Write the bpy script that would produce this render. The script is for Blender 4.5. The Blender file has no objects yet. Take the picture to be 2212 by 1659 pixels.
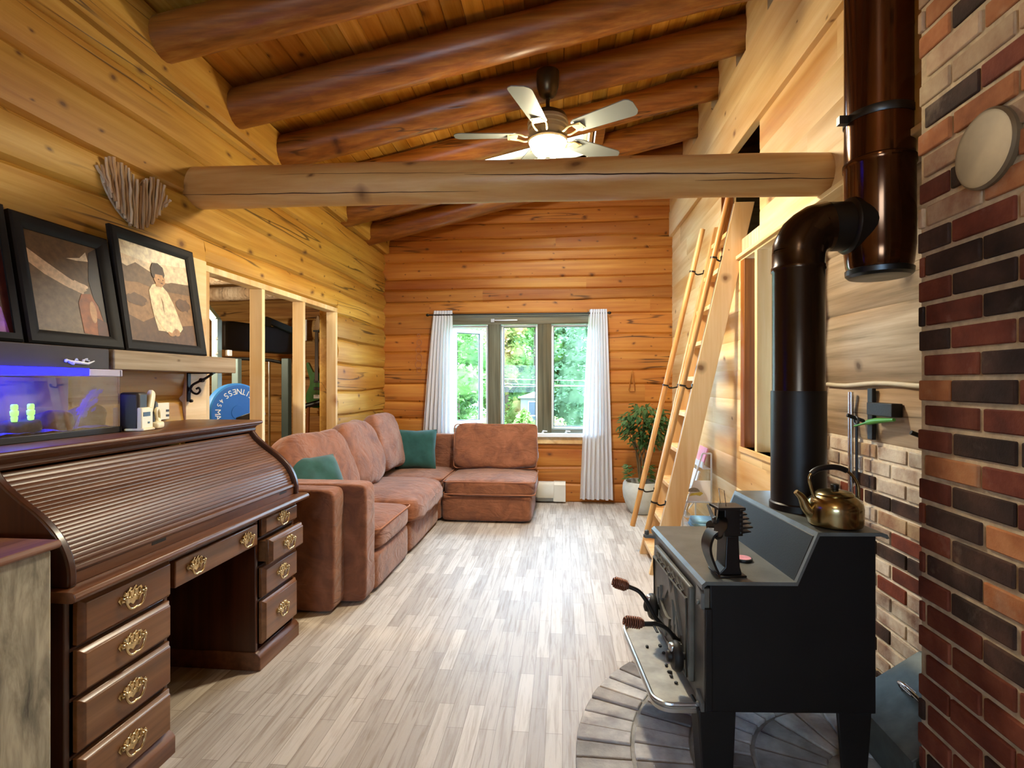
import bpy, math, random
from mathutils import Vector, Matrix, noise
from mathutils.geometry import tessellate_polygon
R = math.radians
PI = math.pi
SC = bpy.context.scene
COL = SC.collection
random.seed(7)

# ------------------------------------------------------------------ materials
MATS = {}
def lin(h):
    r = []
    for i in (0, 2, 4):
        v = int(h[i:i+2], 16) / 255.0
        r.append(v / 12.92 if v <= 0.04045 else ((v + 0.055) / 1.055) ** 2.4)
    return (r[0], r[1], r[2], 1.0)

class NT:
    def __init__(s, name):
        s.m = bpy.data.materials.new(name); s.m.use_nodes = True
        s.t = s.m.node_tree; s.n = s.t.nodes; s.l = s.t.links
        s.b = s.n['Principled BSDF']
    def node(s, typ, **kw):
        x = s.n.new(typ)
        for k, v in kw.items():
            if k.startswith('i_'):
                key = k[2:]
                key = int(key) if key.isdigit() else key.replace('_', ' ')
                x.inputs[key].default_value = v
            else: setattr(x, k, v)
        return x
    def link(s, a, b): s.l.new(a, b)
    def coords(s, scale=(1, 1, 1), rot=(0, 0, 0), kind='Object'):
        tc = s.node('ShaderNodeTexCoord'); mp = s.node('ShaderNodeMapping')
        mp.inputs['Scale'].default_value = scale; mp.inputs['Rotation'].default_value = rot
        s.link(tc.outputs[kind], mp.inputs['Vector']); return mp.outputs['Vector']
    def noise(s, vec, scale, detail=3, rough=.55, dist=0):
        x = s.node('ShaderNodeTexNoise', i_Scale=scale, i_Detail=detail, i_Roughness=rough, i_Distortion=dist)
        s.link(vec, x.inputs['Vector']); return x.outputs['Fac']
    def ramp(s, fac, stops, interp='LINEAR'):
        x = s.node('ShaderNodeValToRGB'); cr = x.color_ramp; cr.interpolation = interp
        while len(cr.elements) < len(stops): cr.elements.new(0.5)
        for e, (p, c) in zip(cr.elements, stops):
            e.position = p; e.color = c if len(c) == 4 else (*c, 1)
        s.link(fac, x.inputs['Fac']); return x.outputs['Color']
    def mix(s, fac, a, b, mode='MIX'):
        x = s.node('ShaderNodeMix', data_type='RGBA', blend_type=mode)
        for v, i in ((fac, 0), (a, 6), (b, 7)):
            if hasattr(v, 'is_output'): s.link(v, x.inputs[i])
            else: x.inputs[i].default_value = v
        return x.outputs[2]
    def math(s, op, a, b=0.0, clamp=False):
        x = s.node('ShaderNodeMath', operation=op, use_clamp=clamp)
        for i, v in enumerate((a, b)):
            if hasattr(v, 'is_output'): s.link(v, x.inputs[i])
            else: x.inputs[i].default_value = v
        return x.outputs[0]
    def bump(s, h, strength=.3, dist=.01):
        x = s.node('ShaderNodeBump', i_Strength=strength, i_Distance=dist)
        s.link(h, x.inputs['Height']); s.link(x.outputs['Normal'], s.b.inputs['Normal'])
    def set(s, **kw):
        for k, v in kw.items():
            k = k.replace('_', ' ')
            if hasattr(v, 'is_output'): s.link(v, s.b.inputs[k])
            else: s.b.inputs[k].default_value = v
        return s
BW0, BW1 = (0, 0, 0, 1), (1, 1, 1, 1)

def wood(name, axis, dark, mid, light, knot='3a1c0a', rough=.5, fine=1.0, knots=1.0, cracks=1.0, tone=.35, kscale=2.2, bump=.25, spec=.3):
    """sawn or hewn wood, grain along the axis 0/1/2"""
    t = NT(name)
    def sc(along, across):
        v = [across] * 3; v[axis] = along; return tuple(v)
    base = t.coords((1, 1, 1))
    att = t.node('ShaderNodeAttribute', attribute_name='tone')
    off = t.node('ShaderNodeVectorMath', operation='MULTIPLY_ADD')
    t.link(att.outputs['Vector'], off.inputs[0]); off.inputs[1].default_value = (7.3, 5.1, 9.7)
    t.link(base, off.inputs[2]); V = off.outputs[0]
    def mp(s):
        m = t.node('ShaderNodeMapping'); m.inputs['Scale'].default_value = s
        t.link(V, m.inputs['Vector']); return m.outputs['Vector']
    g1 = t.noise(mp(sc(.55, 14 * fine)), 2.0, 5, .6, .15)
    g2 = t.noise(mp(sc(.4, 2.2)), 1.6, 3, .5, .1)
    col = t.ramp(g1, [(.28, lin(dark)), (.5, lin(mid)), (.74, lin(light))])
    col = t.mix(t.ramp(g2, [(.35, BW0), (.7, BW1)]), col, t.mix(1.0, col, lin('d8b890'), 'MULTIPLY'))
    if knots > 0:
        vo = t.node('ShaderNodeTexVoronoi', voronoi_dimensions='2D', i_Scale=kscale, i_Randomness=1.0)
        sx = t.node('ShaderNodeSeparateXYZ'); t.link(V, sx.inputs[0]); cx = t.node('ShaderNodeCombineXYZ')
        o1, o2 = [i for i in range(3) if i != axis]
        wob = t.noise(mp(sc(3, 3)), 2.0, 2)
        t.link(t.math('MULTIPLY', sx.outputs[axis], 1.2), cx.inputs[0])
        t.link(t.math('ADD', t.math('ADD', t.math('MULTIPLY', sx.outputs[o1], 1.3), t.math('MULTIPLY', sx.outputs[o2], 1.9)), t.math('MULTIPLY', wob, .12)), cx.inputs[1])
        t.link(cx.outputs[0], vo.inputs['Vector'])
        kr = t.node('ShaderNodeSeparateColor'); t.link(vo.outputs['Color'], kr.inputs['Color'])
        kd = t.math('DIVIDE', vo.outputs['Distance'], t.math('ADD', t.math('MULTIPLY', t.math('POWER', kr.outputs[1], 2.0), 1.7), .35))
        k = t.ramp(kd, [(.03, BW1), (.06, (.55, .55, .55, 1)), (.13, BW0)])
        k = t.math('MULTIPLY', k, t.math('GREATER_THAN', kr.outputs[0], 1 - .42 * knots))
        col = t.mix(t.math('MULTIPLY', k, .85), col, lin(knot))
    if cracks > 0:
        cn = t.noise(mp(sc(.16, 3.6)), 1.3, 3, .5, 0)
        cr = t.ramp(t.math('ABSOLUTE', t.math('SUBTRACT', cn, .5)), [(.003, BW1), (.009, BW0)])
        cm = t.ramp(t.noise(mp(sc(.8, .8)), 1.1, 2), [(.5, BW0), (.56, BW1)])
        cr = t.math('MULTIPLY', cr, cm)
        col = t.mix(t.math('MULTIPLY', cr, .8 * cracks), col, lin('2a1206'))
    if tone:
        sh = t.math('ADD', t.math('MULTIPLY', att.outputs['Fac'], tone), 1 - tone * .5)
        gm = t.node('ShaderNodeCombineColor')
        for i in range(3): t.link(sh, gm.inputs[i])
        col = t.mix(1.0, col, gm.outputs[0], 'MULTIPLY')
    t.set(Base_Color=col, Roughness=rough, Specular_IOR_Level=spec)
    h = g1
    if cracks > 0: h = t.math('SUBTRACT', g1, cr)
    t.bump(h, bump, .006)
    MATS[name] = t.m; return t.m

def plain(name, c, rough=.5, metal=0.0, var=.12, vscale=6, bump=0.0, bscale=60, spec=.5, coat=0.0, sheen=0.0):
    t = NT(name); v = t.coords()
    n = t.noise(v, vscale, 4)
    c0 = lin(c); d = tuple(x * (1 - var) for x in c0[:3]) + (1,); l = tuple(min(1, x * (1 + var)) for x in c0[:3]) + (1,)
    t.set(Base_Color=t.ramp(n, [(.3, d), (.7, l)]), Roughness=rough, Metallic=metal, Specular_IOR_Level=spec)
    if coat: t.set(Coat_Weight=coat, Coat_Roughness=.15)
    if sheen: t.set(Sheen_Weight=sheen, Sheen_Roughness=.5)
    if bump: t.bump(t.noise(v, bscale, 3), bump, .002)
    MATS[name] = t.m; return t.m

def glow(name, c, strength):
    t = NT(name); t.set(Base_Color=lin(c), Emission_Color=lin(c), Emission_Strength=strength, Roughness=.4)
    MATS[name] = t.m; return t.m

def glass(name, tint=(1, 1, 1), rough=0.0, refl=.06):
    t = NT(name)
    tr = t.node('ShaderNodeBsdfTransparent'); tr.inputs[0].default_value = (*tint, 1)
    gl = t.node('ShaderNodeBsdfGlossy'); gl.inputs['Roughness'].default_value = .02
    mx = t.node('ShaderNodeMixShader'); fr = t.node('ShaderNodeFresnel', i_IOR=1.4)
    t.link(t.math('MULTIPLY', fr.outputs[0], refl * 12, True), mx.inputs[0])
    t.link(tr.outputs[0], mx.inputs[1]); t.link(gl.outputs[0], mx.inputs[2])
    t.link(mx.outputs[0], t.n['Material Output'].inputs['Surface'])
    MATS[name] = t.m; return t.m

# ------------------------------------------------------------------ mesh building
class MB:
    def __init__(s): s.v = []; s.f = []; s.mi = []; s.tn = []; s.cur = 0; s.tone = 0.5
    def add(s, vs, fs):
        o = len(s.v); s.v += [tuple(p) for p in vs]
        for f in fs: s.f.append(tuple(i + o for i in f)); s.mi.append(s.cur)
        s.tn += [s.tone] * len(vs); return s
    def box(s, x0, x1, y0, y1, z0, z1):
        vs = [(x, y, z) for x in (x0, x1) for y in (y0, y1) for z in (z0, z1)]
        return s.add(vs, [(0, 1, 3, 2), (4, 6, 7, 5), (0, 4, 5, 1), (2, 3, 7, 6), (0, 2, 6, 4), (1, 5, 7, 3)])
    def obox(s, c, size, rot):
        """box centred at c turned by the matrix rot"""
        h = [x / 2 for x in size]; c = Vector(c)
        vs = [c + rot @ Vector((a * h[0], b * h[1], d * h[2])) for a in (-1, 1) for b in (-1, 1) for d in (-1, 1)]
        return s.add(vs, [(0, 1, 3, 2), (4, 6, 7, 5), (0, 4, 5, 1), (2, 3, 7, 6), (0, 2, 6, 4), (1, 5, 7, 3)])
    def beam(s, a, b, w, h, up=(0, 0, 1)):
        """bar of section w x h from a to b (h measured along up)"""
        a, b = Vector(a), Vector(b); d = (b - a); L = d.length; d.normalize()
        u = Vector(up); sd = d.cross(u).normalized(); u = sd.cross(d).normalized()
        m = Matrix((d, sd, u)).transposed()
        return s.obox((a + b) / 2, (L, w, h), m)
    def prism(s, pts, axis, a0, a1):
        """closed outline pts (2-D) pushed along axis: 0 -> (a, p, q), 1 -> (p, a, q), 2 -> (p, q, a)"""
        n = len(pts)
        def P(p, a): return (a, p[0], p[1]) if axis == 0 else (p[0], a, p[1]) if axis == 1 else (p[0], p[1], a)
        vs = [P(p, a0) for p in pts] + [P(p, a1) for p in pts]
        fs = [(i, (i + 1) % n, n + (i + 1) % n, n + i) for i in range(n)]
        if n > 5:
            for tri in tessellate_polygon([[Vector((p[0], p[1], 0)) for p in pts]]):
                fs += [tuple(tri)[::-1], tuple(n + i for i in tri)]
        else: fs += [tuple(range(n))[::-1], tuple(range(n, 2 * n))]
        return s.add(vs, fs)
    def tube(s, path, r, n=12, cap=True, closed=False, squash=None):
        path = [Vector(p) for p in path]; m = len(path)
        rs = r if isinstance(r, (list, tuple)) else [r] * m
        vs = []; prev = None
        for i, p in enumerate(path):
            if closed: t = path[(i + 1) % m] - path[i - 1]
            else: t = path[min(i + 1, m - 1)] - path[max(i - 1, 0)]
            t.normalize()
            if prev is None:
                u = Vector((0, 0, 1)) if abs(t.z) < .9 else Vector((1, 0, 0))
            else: u = prev
            sd = t.cross(u).normalized(); u = sd.cross(t).normalized(); prev = u
            for k in range(n):
                a = 2 * PI * k / n
                q = (math.cos(a) * sd + math.sin(a) * u) * rs[i]
                if squash: q = Vector((q[0] * squash[0], q[1] * squash[1], q[2] * squash[2]))
                vs.append(p + q)
        fs = []
        for i in range(m if closed else m - 1):
            j = (i + 1) % m
            for k in range(n):
                fs.append((i * n + k, i * n + (k + 1) % n, j * n + (k + 1) % n, j * n + k))
        if cap and not closed: fs += [tuple(range(n))[::-1], tuple(range((m - 1) * n, m * n))]
        return s.add(vs, fs)
    def lathe(s, prof, c=(0, 0, 0), n=24, axis=(0, 0, 1), cap=True):
        """profile of (radius, height) turned about axis through c"""
        ax = Vector(axis).normalized()
        u = ax.orthogonal().normalized(); w = ax.cross(u); c = Vector(c)
        vs = []
        for r, h in prof:
            for k in range(n):
                a = 2 * PI * k / n
                vs.append(c + ax * h + (u * math.cos(a) + w * math.sin(a)) * r)
        fs = []
        for i in range(len(prof) - 1):
            for k in range(n):
                fs.append((i * n + k, i * n + (k + 1) % n, (i + 1) * n + (k + 1) % n, (i + 1) * n + k))
        if cap:
            fs.append(tuple(range(n))[::-1]); fs.append(tuple(range((len(prof) - 1) * n, len(prof) * n)))
        return s.add(vs, fs)
    def grid(s, fn, nu, nv, wrap=False):
        vs = [fn(i / nu, j / nv) for i in range(nu + 1) for j in range(nv + 1)]
        fs = [(i * (nv + 1) + j, (i + 1) * (nv + 1) + j, (i + 1) * (nv + 1) + j + 1, i * (nv + 1) + j + 1) for i in range(nu) for j in range(nv)]
        return s.add(vs, fs)
    def rounded(s, c, size, rot=None, e=6.0, n=12, crown=0.0, wr=0.0, wf=4.0, seed=0.0, sag=None):
        """soft box: a superquadric of half sizes size/2, crowned top, wrinkled by noise"""
        rot = rot or Matrix.Identity(3); c = Vector(c); h = [x / 2 for x in size]
        idx = {}; vs = []; fs = []
        def vid(p):
            key = tuple(round(x, 5) for x in p)
            if key in idx: return idx[key]
            q = Vector(p); L = sum(abs(x) ** e for x in q) ** (1 / e); q = q / L
            lo = Vector((q.x * h[0], q.y * h[1], q.z * h[2]))
            k = 1 + crown * (1 - min(1, abs(q.x)) ** 2) * (1 - min(1, abs(q.y)) ** 2); lo.z *= k
            if wr:
                w = noise.noise(lo * wf + Vector((seed, seed * .7, 0))) + .5 * noise.noise(lo * wf * 2.3 + Vector((0, seed, 3)))
                lo += lo.normalized() * w * wr
            if sag: lo = sag(lo, q)
            idx[key] = len(vs); vs.append(c + rot @ lo); return idx[key]
        for a in range(3):
            for sg in (-1, 1):
                for i in range(n):
                    for j in range(n):
                        q = []
                        for di, dj in ((0, 0), (1, 0), (1, 1), (0, 1)):
                            p = [0, 0, 0]; p[a] = sg
                            p[(a + 1) % 3] = math.sin((2 * (i + di) / n - 1) * PI / 2) if e > 3 else 2 * (i + di) / n - 1
                            p[(a + 2) % 3] = math.sin((2 * (j + dj) / n - 1) * PI / 2) if e > 3 else 2 * (j + dj) / n - 1
                            q.append(vid(p))
                        fs.append(tuple(q) if sg > 0 else tuple(q[::-1]))
        return s.add(vs, fs)
    def build(s, name, mats, parent=None, smooth=None, bevel=None, seg=2, local=False, origin=None, structure=False):
        me = bpy.data.meshes.new(name)
        vs = s.v
        if parent is not None and not local:
            w = wloc(parent); vs = [(a - w[0], b - w[1], c - w[2]) for a, b, c in vs]
        if parent is None and not structure:
            if origin is None:
                xs = [v[0] for v in vs]; ys = [v[1] for v in vs]; zs = [v[2] for v in vs]
                origin = ((min(xs) + max(xs)) / 2, (min(ys) + max(ys)) / 2, min(zs))
            vs = [(a - origin[0], b - origin[1], c - origin[2]) for a, b, c in vs]
        me.from_pydata(vs, [], s.f)
        mats = mats if isinstance(mats, (list, tuple)) else [mats]
        for m in mats: me.materials.append(MATS[m] if isinstance(m, str) else m)
        if len(mats) > 1: me.polygons.foreach_set('material_index', s.mi)
        at = me.attributes.new('tone', 'FLOAT', 'POINT'); at.data.foreach_set('value', s.tn)
        if smooth:
            me.polygons.foreach_set('use_smooth', [True] * len(me.polygons))
            me.set_sharp_from_angle(angle=R(smooth))
        me.update()
        o = bpy.data.objects.new(name, me); COL.objects.link(o)
        if parent is not None: o.parent = parent
        elif not structure: o.location = origin
        if bevel:
            b = o.modifiers.new('bevel', 'BEVEL'); b.width = bevel; b.segments = seg; b.limit_method = 'ANGLE'; b.angle_limit = R(35)
            b.use_clamp_overlap = True
            if not smooth:
                me.polygons.foreach_set('use_smooth', [True] * len(me.polygons)); me.set_sharp_from_angle(angle=R(30))
        if structure: o['kind'] = 'structure'
        return o

def wloc(o):
    p = Vector((0, 0, 0))
    while o is not None: p += Vector(o.location); o = o.parent
    return p
def tag(o, label, cat, group=None, kind=None):
    if label: o['label'] = label
    if cat: o['category'] = cat
    if group: o['group'] = group
    if kind: o['kind'] = kind
    return o
def thing(name, label, cat, loc, rz=0.0, group=None):
    o = bpy.data.objects.new(name, None); COL.objects.link(o)
    o.empty_display_size = .05; o.location = loc; o.rotation_euler = (0, 0, rz)
    return tag(o, label, cat, group)
def copy_tree(o, parent=None):
    c = o.copy(); COL.objects.link(c)
    if parent is not None: c.parent = parent
    for ch in [x for x in o.children]: copy_tree(ch, c)
    return c
def rotz(a): return Matrix.Rotation(a, 3, 'Z')
def rotx(a): return Matrix.Rotation(a, 3, 'X')
def roty(a): return Matrix.Rotation(a, 3, 'Y')
def arc(cx, cz, r, a0, a1, n):
    return [(cx + r * math.cos(R(a0 + (a1 - a0) * i / n)), cz + r * math.sin(R(a0 + (a1 - a0) * i / n))) for i in range(n + 1)]
def spline(pts, n=8):
    """Catmull-Rom through pts"""
    P = [Vector(p) for p in pts]; P = [2 * P[0] - P[1]] + P + [2 * P[-1] - P[-2]]; out = []
    for i in range(1, len(P) - 2):
        for k in range(n):
            t = k / n; a, b, c, d = P[i - 1], P[i], P[i + 1], P[i + 2]
            out.append(.5 * ((2 * b) + (c - a) * t + (2 * a - 5 * b + 4 * c - d) * t * t + (3 * b - a - 3 * c + d) * t ** 3))
    out.append(P[-2]); return out
def text_mesh(body, size, extrude=.001):
    cu = bpy.data.curves.new('lettering', 'FONT'); cu.body = body; cu.size = size; cu.extrude = extrude
    cu.align_x = 'CENTER'; cu.align_y = 'CENTER'
    ob = bpy.data.objects.new('lettering', cu); COL.objects.link(ob)
    dg = bpy.context.evaluated_depsgraph_get(); me = bpy.data.meshes.new_from_object(ob.evaluated_get(dg))
    vs = [v.co.copy() for v in me.vertices]; fs = [tuple(p.vertices) for p in me.polygons]
    bpy.data.objects.remove(ob); bpy.data.curves.remove(cu); bpy.data.meshes.remove(me)
    return vs, fs

# ------------------------------------------------------------------ palette
wood('hewn_log_left', 1, 'a88034', 'bc9644', 'cca85c', knot='4a2408', rough=.5, knots=1.2, kscale=4.2)
wood('hewn_log_back', 0, '9e601e', 'b0722c', 'bc843c', knot='4a240c', rough=.5, knots=1.1, kscale=4.4)
wood('gym_log', 0, '8a6432', 'b08a50', 'c4a268', knot='3a1c08', rough=.6, knots=.6)
wood('ceiling_board', 1, 'b4842e', 'd0a246', 'e2bc68', knot='4a2608', rough=.35, knots=.6, cracks=0, tone=.5, spec=.4)
wood('rafter_log', 0, '6a3e16', '8a5622', 'a67636', knot='3a1606', rough=.35, knots=.8, kscale=2.4, spec=.4)
wood('tie_log', 0, 'c29458', 'cca468', 'd8b47e', knot='4a2008', rough=.38, knots=.9, kscale=3.0, spec=.4, cracks=0)
wood('pine_board', 1, 'd2b684', 'dec696', 'e6d4ae', knot='6a4220', rough=.5, fine=.6, knots=.8, cracks=0, tone=.2, kscale=2.6)
wood('pine_stud', 2, 'd6bc88', 'e0c99a', 'e8d8b4', knot='8a5a2a', rough=.55, fine=.8, knots=.4, cracks=0, tone=.2)
wood('ladder_pine', 2, 'ccaa76', 'd8ba8c', 'e2caa2', knot='5a3416', rough=.5, fine=.8, knots=.5, cracks=0, tone=.15, kscale=4)
wood('rail_wood', 2, 'b08650', 'c8a06a', 'd8b684', knot='8a5a2a', rough=.4, knots=0, cracks=0, tone=.1)
wood('old_post', 2, '6a3c14', '8c5420', 'a86c30', knot='3a1c08', rough=.55, knots=.6)
wood('shelf_board', 1, '82725a', 'a0927c', 'b8ac98', knot='5a4a34', rough=.7, knots=.3, cracks=.4)
wood('desk_wood', 1, '472a18', '64422c', '7a543a', knot='2a1208', rough=.36, knots=0, cracks=0, tone=.25, spec=.45, bump=.06)
wood('desk_wood_up', 2, '2c1208', '40200f', '522c18', knot='2a1208', rough=.3, knots=0, cracks=0, tone=.2, spec=.5, bump=.06)
wood('drawer_wood', 1, '5c3e26', '765234', '8a6444', knot='2a1208', rough=.3, knots=0, cracks=0, tone=.2, spec=.5, bump=.06)
wood('cabinet_top', 1, '6a4a3c', '8a6654', 'a68474', rough=.5, knots=0, cracks=.3)
wood('painted_log', 1, '7c7260', 'a09482', 'bcb09e', knot='4a3c30', rough=.8, knots=.9, cracks=.6, tone=.3)
wood('grey_window_wood', 2, '34382c', '5e6252', '787c6c', rough=.6, knots=0, cracks=.5, fine=1.3)
wood('grey_window_head', 0, '444a40', '6a7066', '848a80', rough=.6, knots=0, cracks=.4, fine=1.3)
wood('driftwood', 2, 'a08c74', 'beac94', 'd4c6b0', rough=.85, knots=0, cracks=.7, fine=1.5)
plain('white_vinyl', 'dfe6ec', .35, var=.03)
plain('dark_gasket', '3a4048', .5)
plain('white_paint', 'e6e2da', .4, var=.04)
plain('cream_plastic', 'efe6c4', .35, var=.04)
plain('black_plastic', '0d0d0e', .4, var=.2)
plain('black_iron', '141312', .55, .3, var=.3, bump=.25, bscale=140)
plain('stove_black', '0f0f0f', .55, .2, var=.25, bump=.2, bscale=220, spec=.4)
plain('stove_plate', '565a58', .38, .0, var=.3, vscale=9, bump=.2, bscale=200)  # grey base carries the window's reflection on the black stove's top
plain('stove_front', '55544c', .5, .0, var=.3, vscale=12, bump=.25, bscale=160)  # lightened base carries window light falling on the black stove's front
plain('pipe_gloss', '38281a', .24, .8, var=.15)
plain('pipe_matt', '1c1713', .42, .5, var=.2, bump=.1, bscale=200)
plain('flue_gloss', '54341e', .14, .85, var=.15)
plain('steel', 'c8ccd0', .22, 1.0, var=.05)
plain('dark_steel', '3c3e40', .35, .9, var=.15)
plain('nickel', 'b4b8b8', .3, .9, var=.1)
plain('brass', 'a09068', .22, 1.0, var=.12)
plain('antique_brass', 'cbb890', .25, 1.0, var=.3, vscale=60)
plain('coil_bronze', '6a4436', .45, .8, var=.2)
plain('ash_tray_grey', '9a968c', .5, .4, var=.25, vscale=14)
def sofa_cloth():
    t = NT('sofa_fabric'); v = t.coords(); n1 = t.noise(v, 7, 4, .6, .8); n2 = t.noise(t.coords((1, 1, 2.2)), 4.5, 3, .5, 1.2)
    t.set(Base_Color=t.ramp(n1, [(.3, lin('684030')), (.5, lin('7e5038')), (.72, lin('925f46'))]), Roughness=.9, Specular_IOR_Level=.12, Sheen_Weight=.25, Sheen_Roughness=.5)
    h = t.math('ADD', t.math('MULTIPLY', t.math('ABSOLUTE', t.math('SUBTRACT', n2, .5)), 3.0), t.math('MULTIPLY', t.noise(v, 240, 2), .12))
    t.bump(h, .55, .014); MATS['sofa_fabric'] = t.m
sofa_cloth()
plain('sofa_piping', '9a664c', .9, var=.1, spec=.15)
plain('teal_fabric', '1f4a44', .75, var=.25, vscale=10, bump=.25, bscale=200, spec=.2, sheen=.3)
plain('rod_black', '26241f', .4, .6)
plain('pot_ceramic', 'b4b8b4', .6, var=.1, vscale=14, bump=.1)
plain('soil', '1c130c', .95, var=.4, vscale=60, bump=.6)
plain('stem_brown', '5a4a30', .8)
plain('outlet_dark', '2a2018', .5)
plain('rack_grey', '7c9496', .4, .3, var=.08)
plain('rack_dark', '32403e', .45, .3)
plain('plate_blue', '1765c0', .5, var=.08)
plain('plate_blue_edge', '2f86d8', .5, var=.08)
plain('letter_white', 'e8eef2', .5, var=.02)
plain('guitar_green', '1c6a34', .25, var=.3, vscale=8, coat=.5)
plain('fret_brown', '3a2616', .45)
plain('heater_white', 'cfccc0', .4, var=.05)
plain('heater_grey', '6a6a64', .5)
plain('mortar', 'ae9a7a', .95, var=.22, vscale=30, bump=.6, bscale=120)
plain('mortar_pale', 'c9bda8', .95, var=.15, vscale=30, bump=.6, bscale=120)
plain('concrete', '7c7a74', .9, var=.2, vscale=10, bump=.3)
plain('bin_metal', '4c524e', .55, .3, var=.35, vscale=12, bump=.2)
plain('leaf_green', '3a5a28', .5, var=.4, vscale=20)
plain('leaf_light', '7a8c52', .5, var=.3, vscale=20)
plain('tape_green', '3f8a2c', .4, var=.1)
plain('sheet_white', 'e8e8e8', .8, var=.03)
plain('pink_card', 'd890a0', .7, var=.2, vscale=14)
plain('blue_cloth', '7fb4dc', .8, var=.2, vscale=14)
plain('blue_ball', '1858b8', .3, var=.2, vscale=30)
plain('frame_black', '120e0b', .6, var=.3, vscale=30, spec=.2)
plain('roof_dark', '1c1a18', .9)
plain('lawn', '5a7a34', .95, var=.4, vscale=2)
plain('bark', '5c4c3c', .9, var=.3, bump=.5, bscale=30)
plain('fan_white', '6e7679', .45, var=.04)
plain('fan_bronze', '4a3c28', .35, .8, var=.3)
plain('fan_cream', 'a89a78', .35, .3, var=.1)
glass('pane', (.97, .99, .98), refl=.05)
glass('tank_glass', (.93, .95, 1), refl=.05)
glow('bowl_glow', 'ffe8bc', 190.0)
glow('tank_lamp', '0606ff', 9.0)
def foliage(name, a, b, c):
    t = NT(name); v = t.coords()
    col = t.ramp(t.noise(v, 1.6, 3), [(.32, lin(a)), (.5, lin(b)), (.68, lin(c))])
    t.set(Base_Color=col, Roughness=.6, Specular_IOR_Level=.2)
    tl = t.node('ShaderNodeBsdfTranslucent'); t.link(col, tl.inputs['Color'])
    mx = t.node('ShaderNodeMixShader', i_0=.45)
    t.link(t.b.outputs[0], mx.inputs[1]); t.link(tl.outputs[0], mx.inputs[2]); t.link(mx.outputs[0], t.n['Material Output'].inputs['Surface'])
    MATS[name] = t.m
foliage('conifer_leaf', '425a40', '627c58', '8aa27e')
foliage('broad_leaf', '466a34', '6c9048', '9cb878')
foliage('autumn_leaf', '567a3c', '8a9450', 'c89868')
foliage('shrub_leaf', '567c30', '7ca04a', 'a4be70')
foliage('plant_leaf', '36542c', '5c7a48', '94a878')
def sheer(name):
    t = NT(name); t.set(Base_Color=lin('eceef2'), Roughness=.9)
    tl = t.node('ShaderNodeBsdfTranslucent'); tl.inputs['Color'].default_value = lin('e4eaf2')
    mx = t.node('ShaderNodeMixShader', i_0=.5)
    t.link(t.b.outputs[0], mx.inputs[1]); t.link(tl.outputs[0], mx.inputs[2]); t.link(mx.outputs[0], t.n['Material Output'].inputs['Surface'])
    MATS[name] = t.m
sheer('sheer_cloth')
def brickmat(name, a, b, c, smear='b09c84', amount=.35):
    t = NT(name); v = t.coords()
    col = t.ramp(t.noise(v, 9, 4), [(.3, lin(a)), (.5, lin(b)), (.7, lin(c))])
    sm = t.ramp(t.noise(v, 5, 5, .65), [(.62 - amount * .3, BW0), (.72, BW1)])
    col = t.mix(t.math('MULTIPLY', sm, min(1, amount * 1.6)), col, lin(smear))
    att = t.node('ShaderNodeAttribute', attribute_name='tone')
    sh = t.math('ADD', t.math('MULTIPLY', att.outputs['Fac'], .5), .75)
    gm = t.node('ShaderNodeCombineColor')
    for i in range(3): t.link(sh, gm.inputs[i])
    t.set(Base_Color=t.mix(1.0, col, gm.outputs[0], 'MULTIPLY'), Roughness=.9, Specular_IOR_Level=.2)
    t.bump(t.noise(v, 70, 4, .7), .5, .004)
    MATS[name] = t.m
brickmat('brick_red', '4c241a', '623022', '74402c', amount=.12)
brickmat('brick_dark', '241a16', '352620', '4a342a', amount=.12)
brickmat('brick_orange', '7c4a2c', '96603c', 'a8744c', amount=.25)
brickmat('brick_smear', '7c5844', '907058', 'a2886c', smear='b8a484', amount=.8)
brickmat('brick_white', '6c5044', '8a7464', 'a89886', smear='c8c0b0', amount=.75)
def floormat():
    t = NT('laminate'); v = t.coords((1, 1, 1), (0, 0, R(90)))
    b = t.node('ShaderNodeTexBrick', offset=.37, offset_frequency=2, i_Scale=1.0, i_Mortar_Size=.0012, i_Mortar_Smooth=.2, i_Bias=0.0, i_Brick_Width=.42, i_Row_Height=.066)
    b.inputs['Color1'].default_value = (0, 0, 0, 1); b.inputs['Color2'].default_value = (1, 1, 1, 1); b.inputs['Mortar'].default_value = (.5, .5, .5, 1)
    t.link(v, b.inputs['Vector'])
    g = t.noise(t.coords((26, 1.6, 1)), 2.0, 5, .62, .5)
    base = t.ramp(b.outputs['Color'], [(0, lin('a2968a')), (.5, lin('b2a79b')), (1, lin('c2b8ac'))])
    gr = t.ramp(g, [(.3, lin('cfc5ba')), (.55, BW1), (.8, lin('f8f4ee'))])
    col = t.mix(1.0, base, gr, 'MULTIPLY')
    col = t.mix(t.math('MULTIPLY', b.outputs['Fac'], .55), col, lin('4a3c30'))
    v2 = t.coords(); n = t.noise(v2, 1.2, 3)
    rough = t.math('ADD', t.math('MULTIPLY', n, .16), .42)
    t.set(Base_Color=col, Roughness=rough, Specular_IOR_Level=.5)
    bn = t.math('ADD', t.noise(t.coords((1, 1, 1)), 34, 4, .6), t.math('MULTIPLY', g, .4))
    t.bump(bn, .22, .004)
    MATS['laminate'] = t.m
floormat()
def cabinetmat():
    t = NT('weathered_paint'); v = t.coords((7, 7, 1.6))
    n = t.noise(v, 2.2, 5, .65, .4)
    col = t.ramp(n, [(.3, lin('4a483e')), (.46, lin('827c6a')), (.6, lin('aca48e')), (.75, lin('bcb4a0'))])
    t.set(Base_Color=col, Roughness=.7); t.bump(n, .15, .004)
    MATS['weathered_paint'] = t.m
cabinetmat()

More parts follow.
